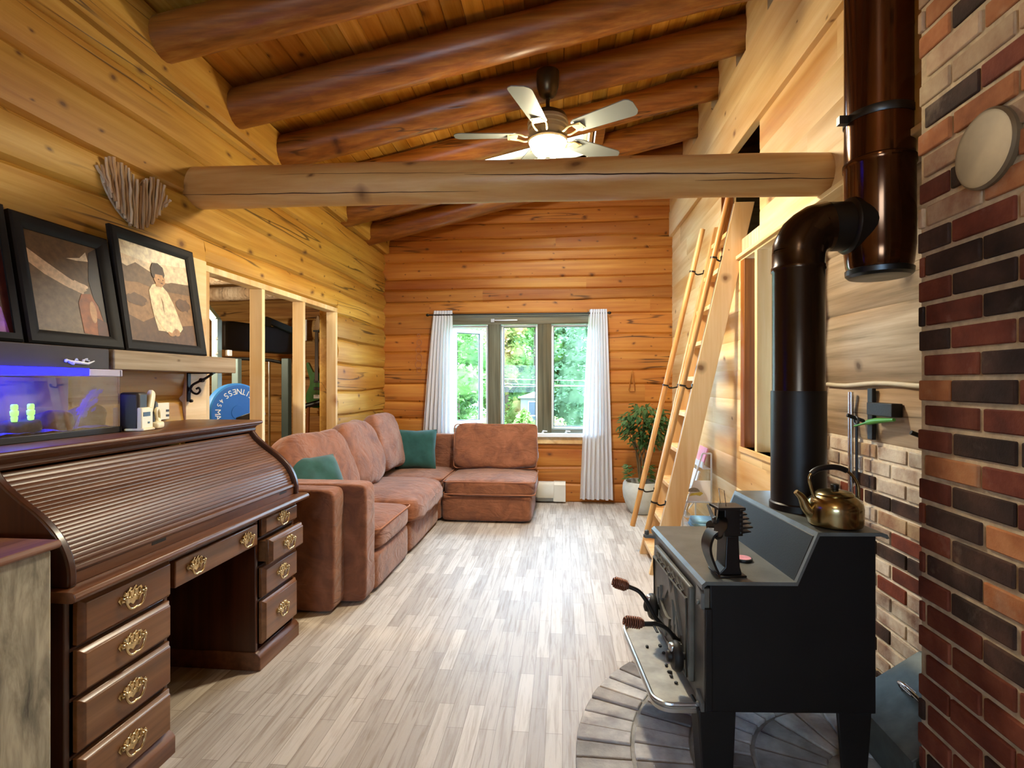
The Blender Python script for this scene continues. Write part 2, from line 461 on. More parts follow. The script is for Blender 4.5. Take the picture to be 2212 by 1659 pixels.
# ------------------------------------------------------------------ camera
CAMH = 1.38
cam = bpy.data.cameras.new('camera'); camo = bpy.data.objects.new('camera', cam); COL.objects.link(camo)
cam.sensor_width = 36.0; cam.lens = 1150.0 / 2212.0 * 36.0; cam.clip_start = .05; cam.clip_end = 200
cam.shift_y = -2.5 / 2212.0
camo.location = (0, 0, CAMH); camo.rotation_euler = (R(90), 0, math.atan(109 / 1150.0))
SC.camera = camo

# ------------------------------------------------------------------ the room
XL, XR, YB = -2.125, 1.243, 6.203
def roof(x, y):
    zl = 3.12 + (YB - max(y, 2)) * .045
    return zl + (3.92 - zl) * (x - XL) / 3.375
RAF = [1.22, 1.80, 2.585, 3.22, 3.80, 4.43, 5.06, 5.68]

def course_wall(name, mat, axis, pos, face, a0, a1, zs, openings=(), thick=.18, top=None, groove=.012, wave=.012, bulge=.006, step=.22, seed=1.0, joints=0.0, jitter=0.0, parent=None):
    """wall of horizontal courses; axis 0: plane X=pos running along Y, axis 1: plane Y=pos running along X"""
    mb = MB(); rnd = random.Random(int(seed * 100))
    def P(a, d, z):
        if top: z = min(z, top(a))
        q = pos + face * d
        return (q, a, z) if axis == 0 else (a, q, z)
    for k in range(len(zs) - 1):
        cuts = {a0, a1}
        for o in openings:
            if o[2] < zs[k + 1] and o[3] > zs[k]: cuts |= {max(a0, o[0]), min(a1, o[1])}
        if joints:
            a = a0 + rnd.random() * joints * 2
            while a < a1 - .3:
                if a - a0 > .3: cuts.add(a)
                a += joints * (.6 + rnd.random())
        cs = sorted(cuts); tone = rnd.random()
        for i in range(len(cs) - 1):
            b0, b1 = cs[i], cs[i + 1]
            if b1 - b0 < .004: continue
            mid = (b0 + b1) / 2; spans = [(zs[k], zs[k + 1], True, True)]
            for o in openings:
                if o[0] < mid < o[1]:
                    ns = []
                    for z0, z1, w0, w1 in spans:
                        if o[3] <= z0 or o[2] >= z1: ns.append((z0, z1, w0, w1)); continue
                        if o[2] > z0 + .01: ns.append((z0, o[2], w0, False))
                        if o[3] < z1 - .01: ns.append((o[3], z1, False, w1))
                    spans = ns
            if joints: tone = rnd.random()
            dj = rnd.uniform(-jitter, jitter)
            for z0, z1, w0, w1 in spans:
                mb.tone = tone; n = max(1, int((b1 - b0) / step)); vs = []
                for s in range(n + 1):
                    a = b0 + (b1 - b0) * s / n
                    def wv(kk): return noise.noise(Vector((a * 1.1, kk * 3.7 + seed, seed))) * wave * 1.6
                    q0 = z0 + (wv(k) if w0 else 0); q1 = z1 + (wv(k + 1) if w1 else 0)
                    h = q1 - q0; e = min(.014 if groove < .01 else .020, h * .12)
                    bl = bulge * (1 + noise.noise(Vector((a * 1.7, k * 2.1, seed)))) + dj
                    for z, d in ((q0, -thick), (q0, -groove), (q0 + e, 0), (q0 + h * .5, bl), (q1 - e, 0), (q1, -groove), (q1, -thick)):
                        vs.append(P(a, d, z))
                fs = []
                for s in range(n):
                    for r in range(7):
                        fs.append((s * 7 + r, (s + 1) * 7 + r, (s + 1) * 7 + (r + 1) % 7, s * 7 + (r + 1) % 7))
                fs += [tuple(range(7))[::-1], tuple(range(n * 7, n * 7 + 7))]
                mb.add(vs, fs)
    return mb.build(name, mat, parent, smooth=28, structure=parent is None)

# floor
fl = MB().box(-2.3, 1.6, -3.1, 6.35, -.08, 0.0).build('floor', 'laminate', structure=True)

# left wall, hewn squared logs with a wide framed opening
OPL = (2.98, 4.86, -.1, 2.09)
ZL = [0, .26, .52, .79, 1.06, 1.30, 1.56, 1.79, 2.02, 2.25, 2.45, 2.70, 2.93, 3.4]
course_wall('wall_left', 'hewn_log_left', 0, XL, 1, -3.1, 6.4, ZL, [OPL], thick=.17, top=lambda a: roof(XL, a), seed=3.1, wave=.018, bulge=.014, groove=.022)
mb = MB()
for i in range(24):
    y0 = -3.1 + i * .39; y1 = y0 + .39
    def zz(y): return 2.905 + (min(6.2, 6.2 - y)) * .02
    vs = []
    for y in (y0, y1):
        w = noise.noise(Vector((y * 1.3, 4, 0))) * .012
        for x, z in ((XL - .16, zz(y) + .01), (-2.085 + w, zz(y) + .012), (-2.065 + w, zz(y) + .035), (-2.06 + w, roof(XL, y) - .02), (XL - .16, roof(XL, y) - .02)): vs.append((x, y, z))
    mb.add(vs, [(r, 5 + r, 5 + (r + 1) % 5, (r + 1) % 5) for r in range(5)] + ([(4, 3, 2, 1, 0)] if i == 0 else []) + ([(5, 6, 7, 8, 9)] if i == 23 else []))
mb.tone = .9
mb.build('trim_1', 'hewn_log_left', smooth=35, structure=True)

# framing of the opening in the left wall
fr = MB(); 
def stud(mb, y0, y1, z0, z1, x0=XL - .085, x1=XL + .008):
    mb.tone = random.random(); mb.box(x0, x1, y0, y1, z0, z1)
mb = MB(); stud(mb, 2.985, 4.855, 2.045, 2.085)
hd = mb.build('trim_2', 'pine_stud', bevel=.003, structure=True)
for k, y in enumerate((2.985, 3.585, 4.185, 4.817)):
    mb = MB(); stud(mb, y, y + .038, .04, 2.045); mb.build('trim_%d' % (3 + k), 'pine_stud', bevel=.003, structure=True)
mb = MB(); stud(mb, 2.985, 4.855, 0, .04); mb.build('trim_7', 'pine_stud', bevel=.003, structure=True)
mb = MB(); mb.tone = .9; mb.box(XL - .02, XL + .022, 2.80, 2.975, .1, 2.10); mb.build('trim_8', 'pine_board', bevel=.004, structure=True)

# back wall with its window opening
WX0, WX1, WZ0, WZ1 = -1.36, .37, .80, 2.185
ZB = [0, .21, .40, .61, .78, .96, 1.15, 1.36, 1.53, 1.74, 1.94, 2.185, 2.34, 2.48, 2.615, 2.81, 2.93, 3.08, 3.25, 3.42, 3.6, 3.8, 4.0]
course_wall('wall_back', 'hewn_log_back', 1, YB, -1, -2.3, 1.42, ZB, [(WX0, WX1, WZ0, WZ1)], thick=.2, top=lambda a: roof(a, YB), seed=8.2, wave=.012, bulge=.006, groove=.014, joints=2.6)

# right wall: pale boards, loft opening, framed opening below the loft
ZR = [i * .205 for i in range(20)]
ZR = [0, .21, .42, .63, .84, 1.05, 1.26, 1.47, 1.68, 1.89, 2.08, 2.27, 2.47, 2.66, 2.85, 3.05]
OPW = (2.92, 3.868, .935, 2.235)
course_wall('wall_right', 'pine_board', 0, XR, -1, 3.10, 6.3, ZR, [OPW, (3.0, 4.33, 2.27, 3.1)], thick=.115, groove=.003, wave=0, bulge=.0, step=.6, seed=5.5, joints=1.9)
course_wall('wall_loft', 'pine_board', 0, XR, -1, -3.1, 3.503, ZR[11:], (), thick=.115, groove=.003, wave=0, bulge=.0, step=.6, seed=6.5, joints=2.3)
mb = MB(); mb.tone = .8
mb.box(XR - .022, XR + .10, -3.1, 3.90, 2.25, 2.275); mb.build('trim_9', 'pine_board', bevel=.003, structure=True)
mb = MB(); mb.tone = .55
mb.box(XR - .035, XR + .02, -3.1, 6.22, 3.04, 3.32); mb.tone = .75; mb.box(XR - .028, XR + .02, -3.1, 6.22, 3.322, 3.60)
mb.build('trim_10', 'pine_board', bevel=.004, structure=True)
mb = MB()
ry = [-3.1] + RAF + [6.3]
for i in range(len(ry) - 1):
    mb.tone = random.random(); a, b = ry[i] + .1, ry[i + 1] - .1
    if i == 0: a = -3.1
    mb.box(XR - .02, XR + .06, a, b, 3.60, roof(XR - .02, b) - .004)
mb.build('trim_11', 'pine_board', structure=True)
# studs of the opening under the loft
mb = MB(); mb.tone = .2; mb.box(XR + .0, XR + .10, 3.79, 3.868, .935, 2.235); mb.build('trim_12', 'old_post', bevel=.003, structure=True)
mb = MB(); mb.tone = .6; mb.box(XR - .003, XR + .14, 3.545, 3.585, .935, 2.235); mb.build('trim_13', 'pine_stud', bevel=.003, structure=True)
mb = MB(); mb.tone = .8; mb.box(XR - .012, XR + .13, 2.92, 3.868, .90, .935); mb.build('trim_14', 'pine_board', bevel=.003, structure=True)
# loft floor and the log it rests on
mb = MB(); mb.box(XR + .116, 4.0, -3.1, 6.2, 2.32, 2.40); mb.build('loft_floor', 'painted_log', structure=True)
mb = MB(); mb.tone = .3; mb.box(XR + .004, XR + .09, 4.325, 4.345, 2.40, 3.04); mb.build('trim_19', 'old_post', structure=True)
mb = MB(); mb.box(XR + .02, XR + .11, 3.51, 4.32, 2.28, 2.40); mb.build('trim_15', 'driftwood', bevel=.01, structure=True)

# recess behind the stove: painted logs over brick
XC, XP, YP = 1.43, 1.07, 1.716
course_wall('wall_recess', 'painted_log', 0, XC, -1, 1.5, 3.10, [1.11, 1.372, 1.725, 2.05, 2.27], (), thick=.12, groove=.008, wave=.008, bulge=.012, seed=9.9)
mb = MB(); mb.tone = .7; mb.box(XR - .005, XC + .1, 3.10, 3.14, 0, 2.25); mb.build('trim_16', 'painted_log', structure=True)
mb = MB(); mb.tone = .7; mb.box(XR + .116, XC + .12, 1.5, 3.06, 2.27, 2.31); mb.build('trim_17', 'painted_log', structure=True)

def bricks(name, axis, pos, face, a0, a1, z0, z1, mats, pick, mortar, bl=.203, bh=.060, j=.0135, seed=1, hole=None):
    """running-bond brickwork: the mortar sheet and every brick in front of it, one surface"""
    rnd = random.Random(seed); mb = MB(); mb.cur = 0
    def bx(a, b, c, d, back, front):
        lo, hi = sorted((pos + face * back, pos + face * front))
        if axis == 0: mb.box(lo, hi, a, b, c, d)
        else: mb.box(a, b, lo, hi, c, d)
    bx(a0, a1, z0, z1, -.10, -.007)
    z = z0 + .004; row = 0
    while z < z1 - .01:
        a = a0 + (0 if row % 2 else -(bl + j) / 2) + (rnd.random() - .5) * .01
        while a < a1:
            b0 = max(a, a0 - .0005); b1 = min(a + bl + rnd.uniform(-.004, .004), a1 + .0005)
            zz = min(z + bh, z1)
            if b1 - b0 > .02 and not (hole and hole(( b0 + b1) / 2, z + bh / 2)):
                mb.cur = pick(rnd, (b0 + b1) / 2, z); mb.tone = rnd.random()
                bx(b0, b1, z + rnd.uniform(0, .002), zz, -.05, rnd.uniform(-.002, .003))
            a += bl + j
        z += bh + j; row += 1
    return mb.build(name, [mortar] + mats, bevel=.004, seg=2, structure=True)
def pick_pillar(r, a, z):
    q = r.random()
    if z > 1.72 + .18 * r.random(): return 4 if q < .68 else 3 if q < .80 else 1 if q < .92 else 2
    return 1 if q < .5 else 2 if q < .85 else 3
bricks('wall_chimney', 0, XP, -1, -.9, YP, 0, 3.6, ['brick_red', 'brick_dark', 'brick_orange', 'brick_smear'], pick_pillar, 'mortar', seed=4)
bricks('wall_chimney_side', 1, YP + .001, 1, XP + .11, XC + .1, 0, 3.6, ['brick_red', 'brick_dark', 'brick_orange', 'brick_smear'], pick_pillar, 'mortar', seed=5)
def pick_recess(r, a, z):
    q = r.random()
    if z > .95: return 4 if q < .7 else 3
    return 4 if q < .45 else 1 if q < .65 else 2 if q < .9 else 3
bricks('wall_recess_brick', 0, XC, -1, 1.62, 3.10, 0, 1.11, ['brick_red', 'brick_dark', 'brick_smear', 'brick_white'], pick_recess, 'mortar_pale', seed=6)

# ceiling boards along the room, with the skylight hole
SKX0, SKX1, SKY0, SKY1 = -.85, .25, 4.60, 5.50
def boards_ceiling():
    mb = MB(); x = -2.35; rnd = random.Random(5)
    while x < 3.9:
        w = .118; spans = [(-3.1, 6.35)]
        if x + w > SKX0 and x < SKX1: spans = [(-3.1, SKY0), (SKY1, 6.35)]
        for s0, s1 in spans:
            cuts = [s0]; y = s0 + rnd.random() * 2
            while y < s1 - .5:
                if y - cuts[-1] > .6: cuts.append(y)
                y += 1.2 + rnd.random() * 1.6
            cuts.append(s1)
            for i in range(len(cuts) - 1):
                mb.tone = rnd.random(); n = max(1, int((cuts[i + 1] - cuts[i]) / .8)); vs = []
                for k in range(n + 1):
                    y = cuts[i] + (cuts[i + 1] - cuts[i]) * k / n
                    for xx, dz in ((x, .03), (x, .008), (x + .005, 0), (x + w - .005, 0), (x + w, .008), (x + w, .03)): vs.append((xx, y, roof(xx, y) + dz))
                fs = []
                for k in range(n):
                    for r in range(6): fs.append((k * 6 + r, k * 6 + (r + 1) % 6, k * 6 + 6 + (r + 1) % 6, k * 6 + 6 + r))
                fs += [tuple(range(6)), tuple(range(n * 6, n * 6 + 6))[::-1]]
                mb.add(vs, fs)
        x += w
    return mb.build('ceiling', 'ceiling_board', structure=True)
boards_ceiling()
mb = MB()
for x0, x1, y0, y1 in ((-5.4, SKX0 - .03, -3.3, 6.6), (SKX1 + .03, 4.3, -3.3, 6.6), (SKX0 - .03, SKX1 + .03, -3.3, SKY0 - .03), (SKX0 - .03, SKX1 + .03, SKY1 + .03, 6.6)):
    vs = [(x, y, (roof(x, y) if x > -4.9 else roof(x, y)) + d) for d in (.032, .16) for x in (x0, x1) for y in (y0, 2.0, y1)]
    if y0 >= 2.0 or y1 <= 2.0: vs = [(x, y, roof(x, y) + d) for d in (.032, .16) for x in (x0, x1) for y in (y0, (y0 + y1) / 2, y1)]
    mb.add(vs, [(0, 1, 4, 3), (1, 2, 5, 4), (6, 9, 10, 7), (7, 10, 11, 8), (0, 6, 7, 1), (1, 7, 8, 2), (3, 4, 10, 9), (4, 5, 11, 10), (0, 3, 9, 6), (2, 8, 11, 5)])
mb.build('roof', 'roof_dark', structure=True)
# skylight: lining, frame, pane
mb = MB(); mb.tone = .9
def skz(x, y): return roof(x, y)
for x0, x1, y0, y1 in ((SKX0 - .031, SKX0, SKY0, SKY1), (SKX1, SKX1 + .031, SKY0, SKY1), (SKX0 - .031, SKX1 + .031, SKY0 - .031, SKY0), (SKX0 - .031, SKX1 + .031, SKY1, SKY1 + .031)):
    vs = [(x, y, skz(x, y) + d) for d in (-.03, .26) for x in (x0, x1) for y in (y0, y1)]
    mb.add(vs, [(0, 1, 3, 2), (4, 6, 7, 5), (0, 4, 5, 1), (2, 3, 7, 6), (0, 2, 6, 4), (1, 5, 7, 3)])
sky = mb.build('window_2', 'pine_board', structure=True)
mb = MB()
for x0, x1, y0, y1 in ((SKX0, SKX0 + .05, SKY0, SKY1), (SKX1 - .05, SKX1, SKY0, SKY1), (SKX0, SKX1, SKY0, SKY0 + .05), (SKX0, SKX1, SKY1 - .05, SKY1), (-.33, -.28, SKY0, SKY1)):
    vs = [(x, y, skz(x, y) + d) for d in (.17, .23) for x in (x0, x1) for y in (y0, y1)]
    mb.add(vs, [(0, 1, 3, 2), (4, 6, 7, 5), (0, 4, 5, 1), (2, 3, 7, 6), (0, 2, 6, 4), (1, 5, 7, 3)])
mb.build('window_frame', 'white_vinyl', sky)
mb = MB(); mb.add([(x, y, skz(x, y) + .2) for x in (SKX0, SKX1) for y in (SKY0, SKY1)], [(0, 1, 3, 2)]); mb.build('pane', 'pane', sky)

# log rafters
RL = {0: 'log rafter over the near end of the room, mostly above the picture edge', 1: 'dark log rafter crossing the top edge above the desk', 2: 'thick log rafter above the leaning heart, first whole one from the camera',
      3: 'log rafter next behind the thickest near rafter, ending above the tie beam', 4: 'log rafter just in front of the ceiling fan', 5: 'log rafter just behind the ceiling fan mount',
      6: 'log rafter stub below the skylight, left end seen under the tie beam', 7: 'log rafter nearest the back wall above the window'}
def log_path(x0, x1, y, dz, r, seed):
    pts = []; rs = []; n = max(6, int((x1 - x0) / .16))
    for i in range(n + 1):
        x = x0 + (x1 - x0) * i / n
        w = Vector((x * .9, seed * 3.3, 0))
        pts.append((x, y + noise.noise(w) * .018, roof(x, y) + dz + noise.noise(w + Vector((0, 9, 0))) * .012)); rs.append(r * (1 + .07 * noise.noise(w + Vector((0, 0, 7))) + .03 * noise.noise(w * 4)))
    return pts, rs
for k, y in enumerate(RAF):
    spans = [(-2.42, 3.7)] if k != 6 else [(-2.42, SKX0 - .08), (SKX1 + .08, 3.7)]
    r = .117 + .006 * math.sin(k * 2.3)
    for j, (x0, x1) in enumerate(spans):
        mb = MB(); mb.tone = random.random(); p, rs = log_path(x0, x1, y, -.135, r, k + 1.5); mb.tube(p, rs, 18)
        o = mb.build('log_rafter', 'rafter_log', smooth=50)
        tag(o, RL[k] if j == 0 else 'log rafter stub on the high side of the skylight', 'rafter', 'log rafters under the ceiling')
mb = MB()
for a, b in (((SKX0 - .08, 4.43), (SKX0 - .08, 5.68)), ((SKX1 + .08, 4.43), (SKX1 + .08, 5.68))):
    x = a[0]; mb.tone = .5; mb.box(x - .04, x + .04, 4.52, 5.60, roof(x, 5) - .16, roof(x, 5) - .02)
mb.build('trim_18', 'rafter_log', bevel=.01, structure=True)

# tie beam log across the room
mb = MB(); mb.tone = .5; pts = []; rs = []
A, Bq = Vector((-2.20, 2.935, 2.525)), Vector((1.34, 2.655, 2.365))
for i in range(31):
    t = i / 30; p = A.lerp(Bq, t); w = Vector((t * 4, 5.5, 1.0))
    p += Vector((0, noise.noise(w) * .012, noise.noise(w + Vector((3, 0, 0))) * .008)); pts.append(p)
    rs.append((.118 - .020 * t) * (1 + .03 * noise.noise(w * 2)))
mb.tube(pts, rs, 22)
# long drying check along the log face
ch = MB()
tie = mb.build('tie_beam', 'tie_log', smooth=50, origin=(-.4, 2.8, 2.33))
tag(tie, 'round log tie beam spanning the room below the ceiling fan', 'beam')
def on_tie(t, ang, out=.0):
    i = min(29, int(t * 30)); f = t * 30 - i
    p = pts[i].lerp(pts[i + 1], f); r = rs[i] + (rs[i + 1] - rs[i]) * f
    return Vector((p.x, p.y - math.cos(ang) * (r + out), p.z + math.sin(ang) * (r + out)))
def check(t0, t1, a0, a1, w, n=34):
    vs = []
    for k in range(n + 1):
        t = t0 + (t1 - t0) * k / n; a = a0 + (a1 - a0) * k / n + .03 * noise.noise(Vector((t * 30, 2, a0)))
        ww = w * math.sin(PI * (k + .3) / (n + .6)) ** .5 * (1 + .4 * noise.noise(Vector((t * 50, 4, 4))))
        vs += [on_tie(t, a - ww, .0012), on_tie(t, a + ww, .0012)]
    ch.add(vs, [(2 * k, 2 * k + 1, 2 * k + 3, 2 * k + 2) for k in range(n)])
check(.0, .5, -.62, -.80, .02); check(.48, .93, -.02, -.30, .028); check(.17, .50, .22, .05, .010); check(.80, .99, -.55, -.5, .02)
plain('crack_dark', '2a1408', .9)
ch.build('drying_crack', 'crack_dark', tie)

# the rear of the room, behind the camera
mb = MB(); mb.tone = .5
for b in ((-2.3, -1.7, -3.2, -3.1, 0, 4), (-.3, 0, -3.2, -3.1, 0, 4), (1.0, 1.6, -3.2, -3.1, 0, 4), (-1.7, -.3, -3.2, -3.1, 0, 1.1), (-1.7, -.3, -3.2, -3.1, 1.9, 4), (0, 1.0, -3.2, -3.1, 0, 4)): mb.box(*b)
mb.build('wall_rear', 'hewn_log_back', structure=True)
mb = MB(); mb.box(1.14, 1.24, -3.1, -.9, 0, 3.6); mb.build('wall_right_rear', 'pine_board', structure=True)

# ------------------------------------------------------------------ back window
w1 = MB(); w1.tone = .5
w1.box(-1.345, .355, YB - .035, YB + .02, 2.062, 2.19)
win = w1.build('window_1', 'grey_window_head', bevel=.004, structure=True)
for x0, x1 in ((-1.40, -1.335), (-.868, -.716), (-.287, -.128), (.345, .41)):
    m = MB(); m.tone = random.random(); m.box(x0, x1, YB - .03, YB + .07, .80, 2.07); m.build('window_post', 'grey_window_wood', win, bevel=.004)
m = MB(); m.tone = .4; m.box(-1.36, .37, YB - .02, YB + .07, .80, .845); m.build('window_bottom_rail', 'grey_window_head', win, bevel=.004)
m = MB(); m.box(-1.42, .43, YB - .075, YB + .02, .755, .80); m.build('window_sill', 'white_vinyl', win, bevel=.006)
m = MB(); m.tone = .9; m.box(-1.40, .41, YB - .028, YB - .004, .675, .755); m.build('window_apron', 'pine_board', win, bevel=.003)
def sash(x0, x1, z0, z1, y, rot=0.0, hinge=None, sw=.042):
    """one vinyl sash with its pane; rot turns it about the hinge side"""
    def tr(p):
        if not rot: return p
        v = Vector((p[0] - hinge, p[1] - y, 0)); v = rotz(rot) @ v
        return (hinge + v.x, y + v.y, p[2])
    m = MB()
    for a, b, c, d in ((x0, x0 + sw, z0, z1), (x1 - sw, x1, z0, z1), (x0 + sw, x1 - sw, z0, z0 + sw), (x0 + sw, x1 - sw, z1 - sw, z1)):
        m.box(a, b, y, y + .045, c, d)
    m.v = [tr(p) for p in m.v]; s = m.build('sash', 'white_vinyl', win, bevel=.005)
    g = MB()
    for a, b, c, d in ((x0 + sw, x0 + sw + .008, z0 + sw, z1 - sw), (x1 - sw - .008, x1 - sw, z0 + sw, z1 - sw), (x0 + sw, x1 - sw, z0 + sw, z0 + sw + .008), (x0 + sw, x1 - sw, z1 - sw - .008, z1 - sw)):
        g.box(a, b, y + .012, y + .033, c, d)
    g.v = [tr(p) for p in g.v]; g.build('gasket', 'dark_gasket', s)
    g = MB(); g.add([tr(p) for p in ((x0 + sw, y + .02, z0 + sw), (x1 - sw, y + .02, z0 + sw), (x1 - sw, y + .02, z1 - sw), (x0 + sw, y + .02, z1 - sw))], [(0, 1, 2, 3)])
    g.build('pane', 'pane', s)
sash(-.716, -.287, .845, 2.062, YB + .03, sw=.024)
sash(-.128, .345, .845, 2.062, YB + .03, sw=.024)
m = MB()
for b in ((-1.335, -1.30, YB + .03, YB + .11, .845, 2.062), (-.90, -.868, YB + .03, YB + .11, .845, 2.062), (-1.30, -.90, YB + .03, YB + .11, 2.03, 2.062), (-1.30, -.90, YB + .03, YB + .11, .845, .88)): m.box(*b)
m.build('casement_jamb', 'white_vinyl', win, bevel=.004)
sash(-1.30, -.90, .88, 2.03, YB + .11, R(38), -1.30)
for x in (-.205, .06):
    m = MB(); m.tube([(x - .02, YB - .05, .812), (x - .02, YB - .055, .825), (x + .03, YB - .06, .822)], [.008, .008, .006], 8); m.lathe([(.014, 0), (.014, .012), (.006, .014)], (x - .02, YB - .05, .801), 12)
    m.build('crank_handle', 'white_vinyl', win, smooth=40)
m = MB(); m.box(-.80, -.52, YB - .05, YB - .036, 2.10, 2.116); m.box(-.83, -.79, YB - .052, YB - .036, 2.085, 2.125)
m.build('blind_bracket', 'nickel', win, bevel=.002)

# ------------------------------------------------------------------ outdoors
MB().box(-30, 30, 6.6, 40, -.9, -.8).build('ground', 'lawn', structure=True)
def leaves(mb, c, r, n, size, rnd, flat=1.0, droop=0.0):
    for _ in range(n):
        while True:
            p = Vector((rnd.uniform(-1, 1), rnd.uniform(-1, 1), rnd.uniform(-1, 1)))
            if .25 < p.length < 1: break
        q = Vector((c[0] + p.x * r[0], c[1] + p.y * r[1], c[2] + p.z * r[2]))
        u = Vector((rnd.uniform(-1, 1), rnd.uniform(-1, 1), rnd.uniform(-.6, .6) * flat - droop)).normalized(); v = u.orthogonal().normalized()
        v = (Matrix.Rotation(rnd.uniform(0, 6.28), 3, u) @ v); s = size * rnd.uniform(.6, 1.3)
        mb.add([q - u * s, q + v * s * .45, q + u * s, q - v * s * .45], [(0, 1, 2, 3)])
def tree(name, label, x, y, h, wid, mat, kind, seed, n=2600, size=.066, base=-.8):
    n = int(n * 1.7)
    rnd = random.Random(seed); t = thing(name, label, 'tree', (x, y, base), 0, 'trees and shrubs beyond the window')
    m = MB(); m.tube([(x, y, base), (x + .03, y, base + h * .5), (x, y, base + h * .93)], [.09 * h / 4 + .03, .06, .02], 8); m.build('trunk', 'bark', t, smooth=40)
    f = MB()
    if kind == 'conifer':
        L = 13
        f.lathe([(.02 + wid * .5 * (1 - k / 10) * (1 + .15 * (k % 2)), base + h * (.06 + .9 * k / 10)) for k in range(11)], (x, y, 0), 14)
        for k in range(L):
            z = base + h * (.08 + .9 * k / L); rr = wid * (1 - k / L) ** .8 + .08
            for _ in range(int(n / L / 12)):
                a = rnd.uniform(0, 6.28); 
                for s in range(12):
                    u = rnd.random() ** .6; p = (x + math.cos(a) * rr * u, y + math.sin(a) * rr * u, z - .28 * u * u + rnd.uniform(-.04, .04))
                    leaves(f, p, (.07, .07, .035), 1, size, rnd, .3, .25)
    else:
        blobs = [(x + rnd.uniform(-.6, .6) * wid, y + rnd.uniform(-.5, .5) * wid, base + h * rnd.uniform(.25, .92)) for _ in range(16)]
        for b in blobs: f.rounded(b, (wid * .62, wid * .62, h * .15), e=2, n=6, wr=.05)
        for b in blobs: leaves(f, b, (wid * .45, wid * .45, h * .11), n // 16, size, rnd)
    f.build('foliage', mat, t)
for a in (('broadleaf_tree', 'pale green leafy tree seen through the open left casement', -2.55, 12.6, 4.0, 1.2, 'broad_leaf', 'b', 1, 4600),
          ('conifer_tree', 'dark conifer behind the open left casement', -1.7, 16.2, 4.6, 1.3, 'conifer_leaf', 'conifer', 2, 3600),
          ('maple_tree', 'orange tinged maple at the left edge of the middle pane', -1.45, 13.6, 4.2, .75, 'autumn_leaf', 'b', 3, 3000),
          ('broadleaf_tree', 'bright green broadleaf tree filling the middle pane', -.75, 14.4, 4.5, 1.15, 'broad_leaf', 'b', 4, 4200),
          ('conifer_tree', 'blue green spruce high in the right pane', .35, 13.8, 4.9, 1.5, 'conifer_leaf', 'conifer', 5, 5200),
          ('broadleaf_tree', 'tall pale green tree by the right window curtain', 1.5, 15.4, 4.6, 1.4, 'broad_leaf', 'b', 6, 3600),
          ('conifer_tree', 'far spruce between the middle and right panes', -.35, 18.5, 5.2, 1.6, 'conifer_leaf', 'conifer', 7, 3600),
          ('broadleaf_tree', 'far tree at the outer side of the left curtain', -4.1, 16.5, 4.6, 1.8, 'broad_leaf', 'b', 8, 3600)):
    tree(*a)
tree('broadleaf_tree', 'tall hazy tree far behind the garden shed', -1.1, 19.0, 5.6, 2.2, 'broad_leaf', 'b', 41, 3800, .08)
tree('broadleaf_tree', 'tall hazy tree far behind the spruce in the right pane', 1.2, 19.5, 5.4, 2.2, 'broad_leaf', 'b', 42, 3800, .08)
for i, (lab, x, y, h, w) in enumerate((('low yellow green shrub in the right pane', .05, 10.4, 1.5, .8), ('young conifer shrub below the middle pane', -.78, 10.9, 1.75, .6), ('low shrub at the left casement', -2.0, 11.0, 1.5, .8), ('low shrub behind the right curtain', .95, 11.2, 1.6, .7), ('long low shrub behind the sofa back cushion', -1.35, 11.6, 1.3, .6))):
    tree('shrub', lab, x, y, h, w, 'shrub_leaf', 'conifer' if i == 1 else 'b', 20 + i, 2200, .05)
sh = thing('garden_shed', 'small grey shed with a dark window beyond the middle pane', 'shed', (-.7, 12.6, -.8))
m = MB(); m.box(-.98, -.42, 12.5, 13.4, -.8, 1.02); m.build('shed_wall', 'heater_grey', sh)
m = MB(); m.prism([(-1.04, 1.02), (-.36, 1.02), (-.36, 1.05), (-.70, 1.16), (-1.04, 1.05)], 1, 12.42, 13.5); m.build('shed_roof', 'heater_grey', sh)
m = MB(); m.box(-.80, -.60, 12.47, 12.5, .30, .95); sw = m.build('shed_window', 'white_vinyl', sh)
m = MB(); m.box(-.785, -.615, 12.455, 12.47, .32, .60); m.box(-.785, -.615, 12.455, 12.47, .63, .93); m.build('pane', 'dark_gasket', sw)
for k, (z0, z1) in enumerate(((1.62, 1.40), (1.52, 1.28), (1.33, 1.36))):
    m = MB(); m.tube([(-5 + i, 11.8 + k * .2, z0 + (z1 - z0) * i / 8 - .05 * math.sin(PI * i / 8)) for i in range(9)], .0045, 6)
    tag(m.build('power_line', 'sheet_white', origin=(0, 11.8 + k * .2, 1.3)), ('upper pale wire', 'middle pale wire', 'lowest pale wire')[k] + ' strung across the garden outside the window', 'wire', 'wires across the garden')

# ------------------------------------------------------------------ the gym room beyond the left wall
MB().box(-5.1, -2.3, 2.2, 6.5, -.08, 0).build('gym_floor', 'concrete', structure=True)
course_wall('wall_gym_back', 'gym_log', 1, 6.42, -1, -5.1, -2.29, [0, .24, .5, .74, .98, 1.22, 1.46, 1.7, 1.94, 2.18, 2.5, 2.9], (), thick=.1, seed=2.2, bulge=.014, groove=.02)
course_wall('wall_gym_left', 'gym_log', 0, -5.0, 1, 2.2, 6.5, [0, .3, .6, .9, 1.2, 1.5, 1.8, 2.1, 2.5], (), thick=.1, seed=2.9)
mb = MB(); mb.box(-5.1, -2.29, 2.1, 2.2, 0, 2.9); mb.build('wall_gym_near', 'gym_log', structure=True)
mb = MB(); mb.tone = .1; mb.box(-5.1, -2.29, 2.1, 6.5, 2.42, 2.46); mb.build('ceiling_gym', 'gym_log', structure=True)
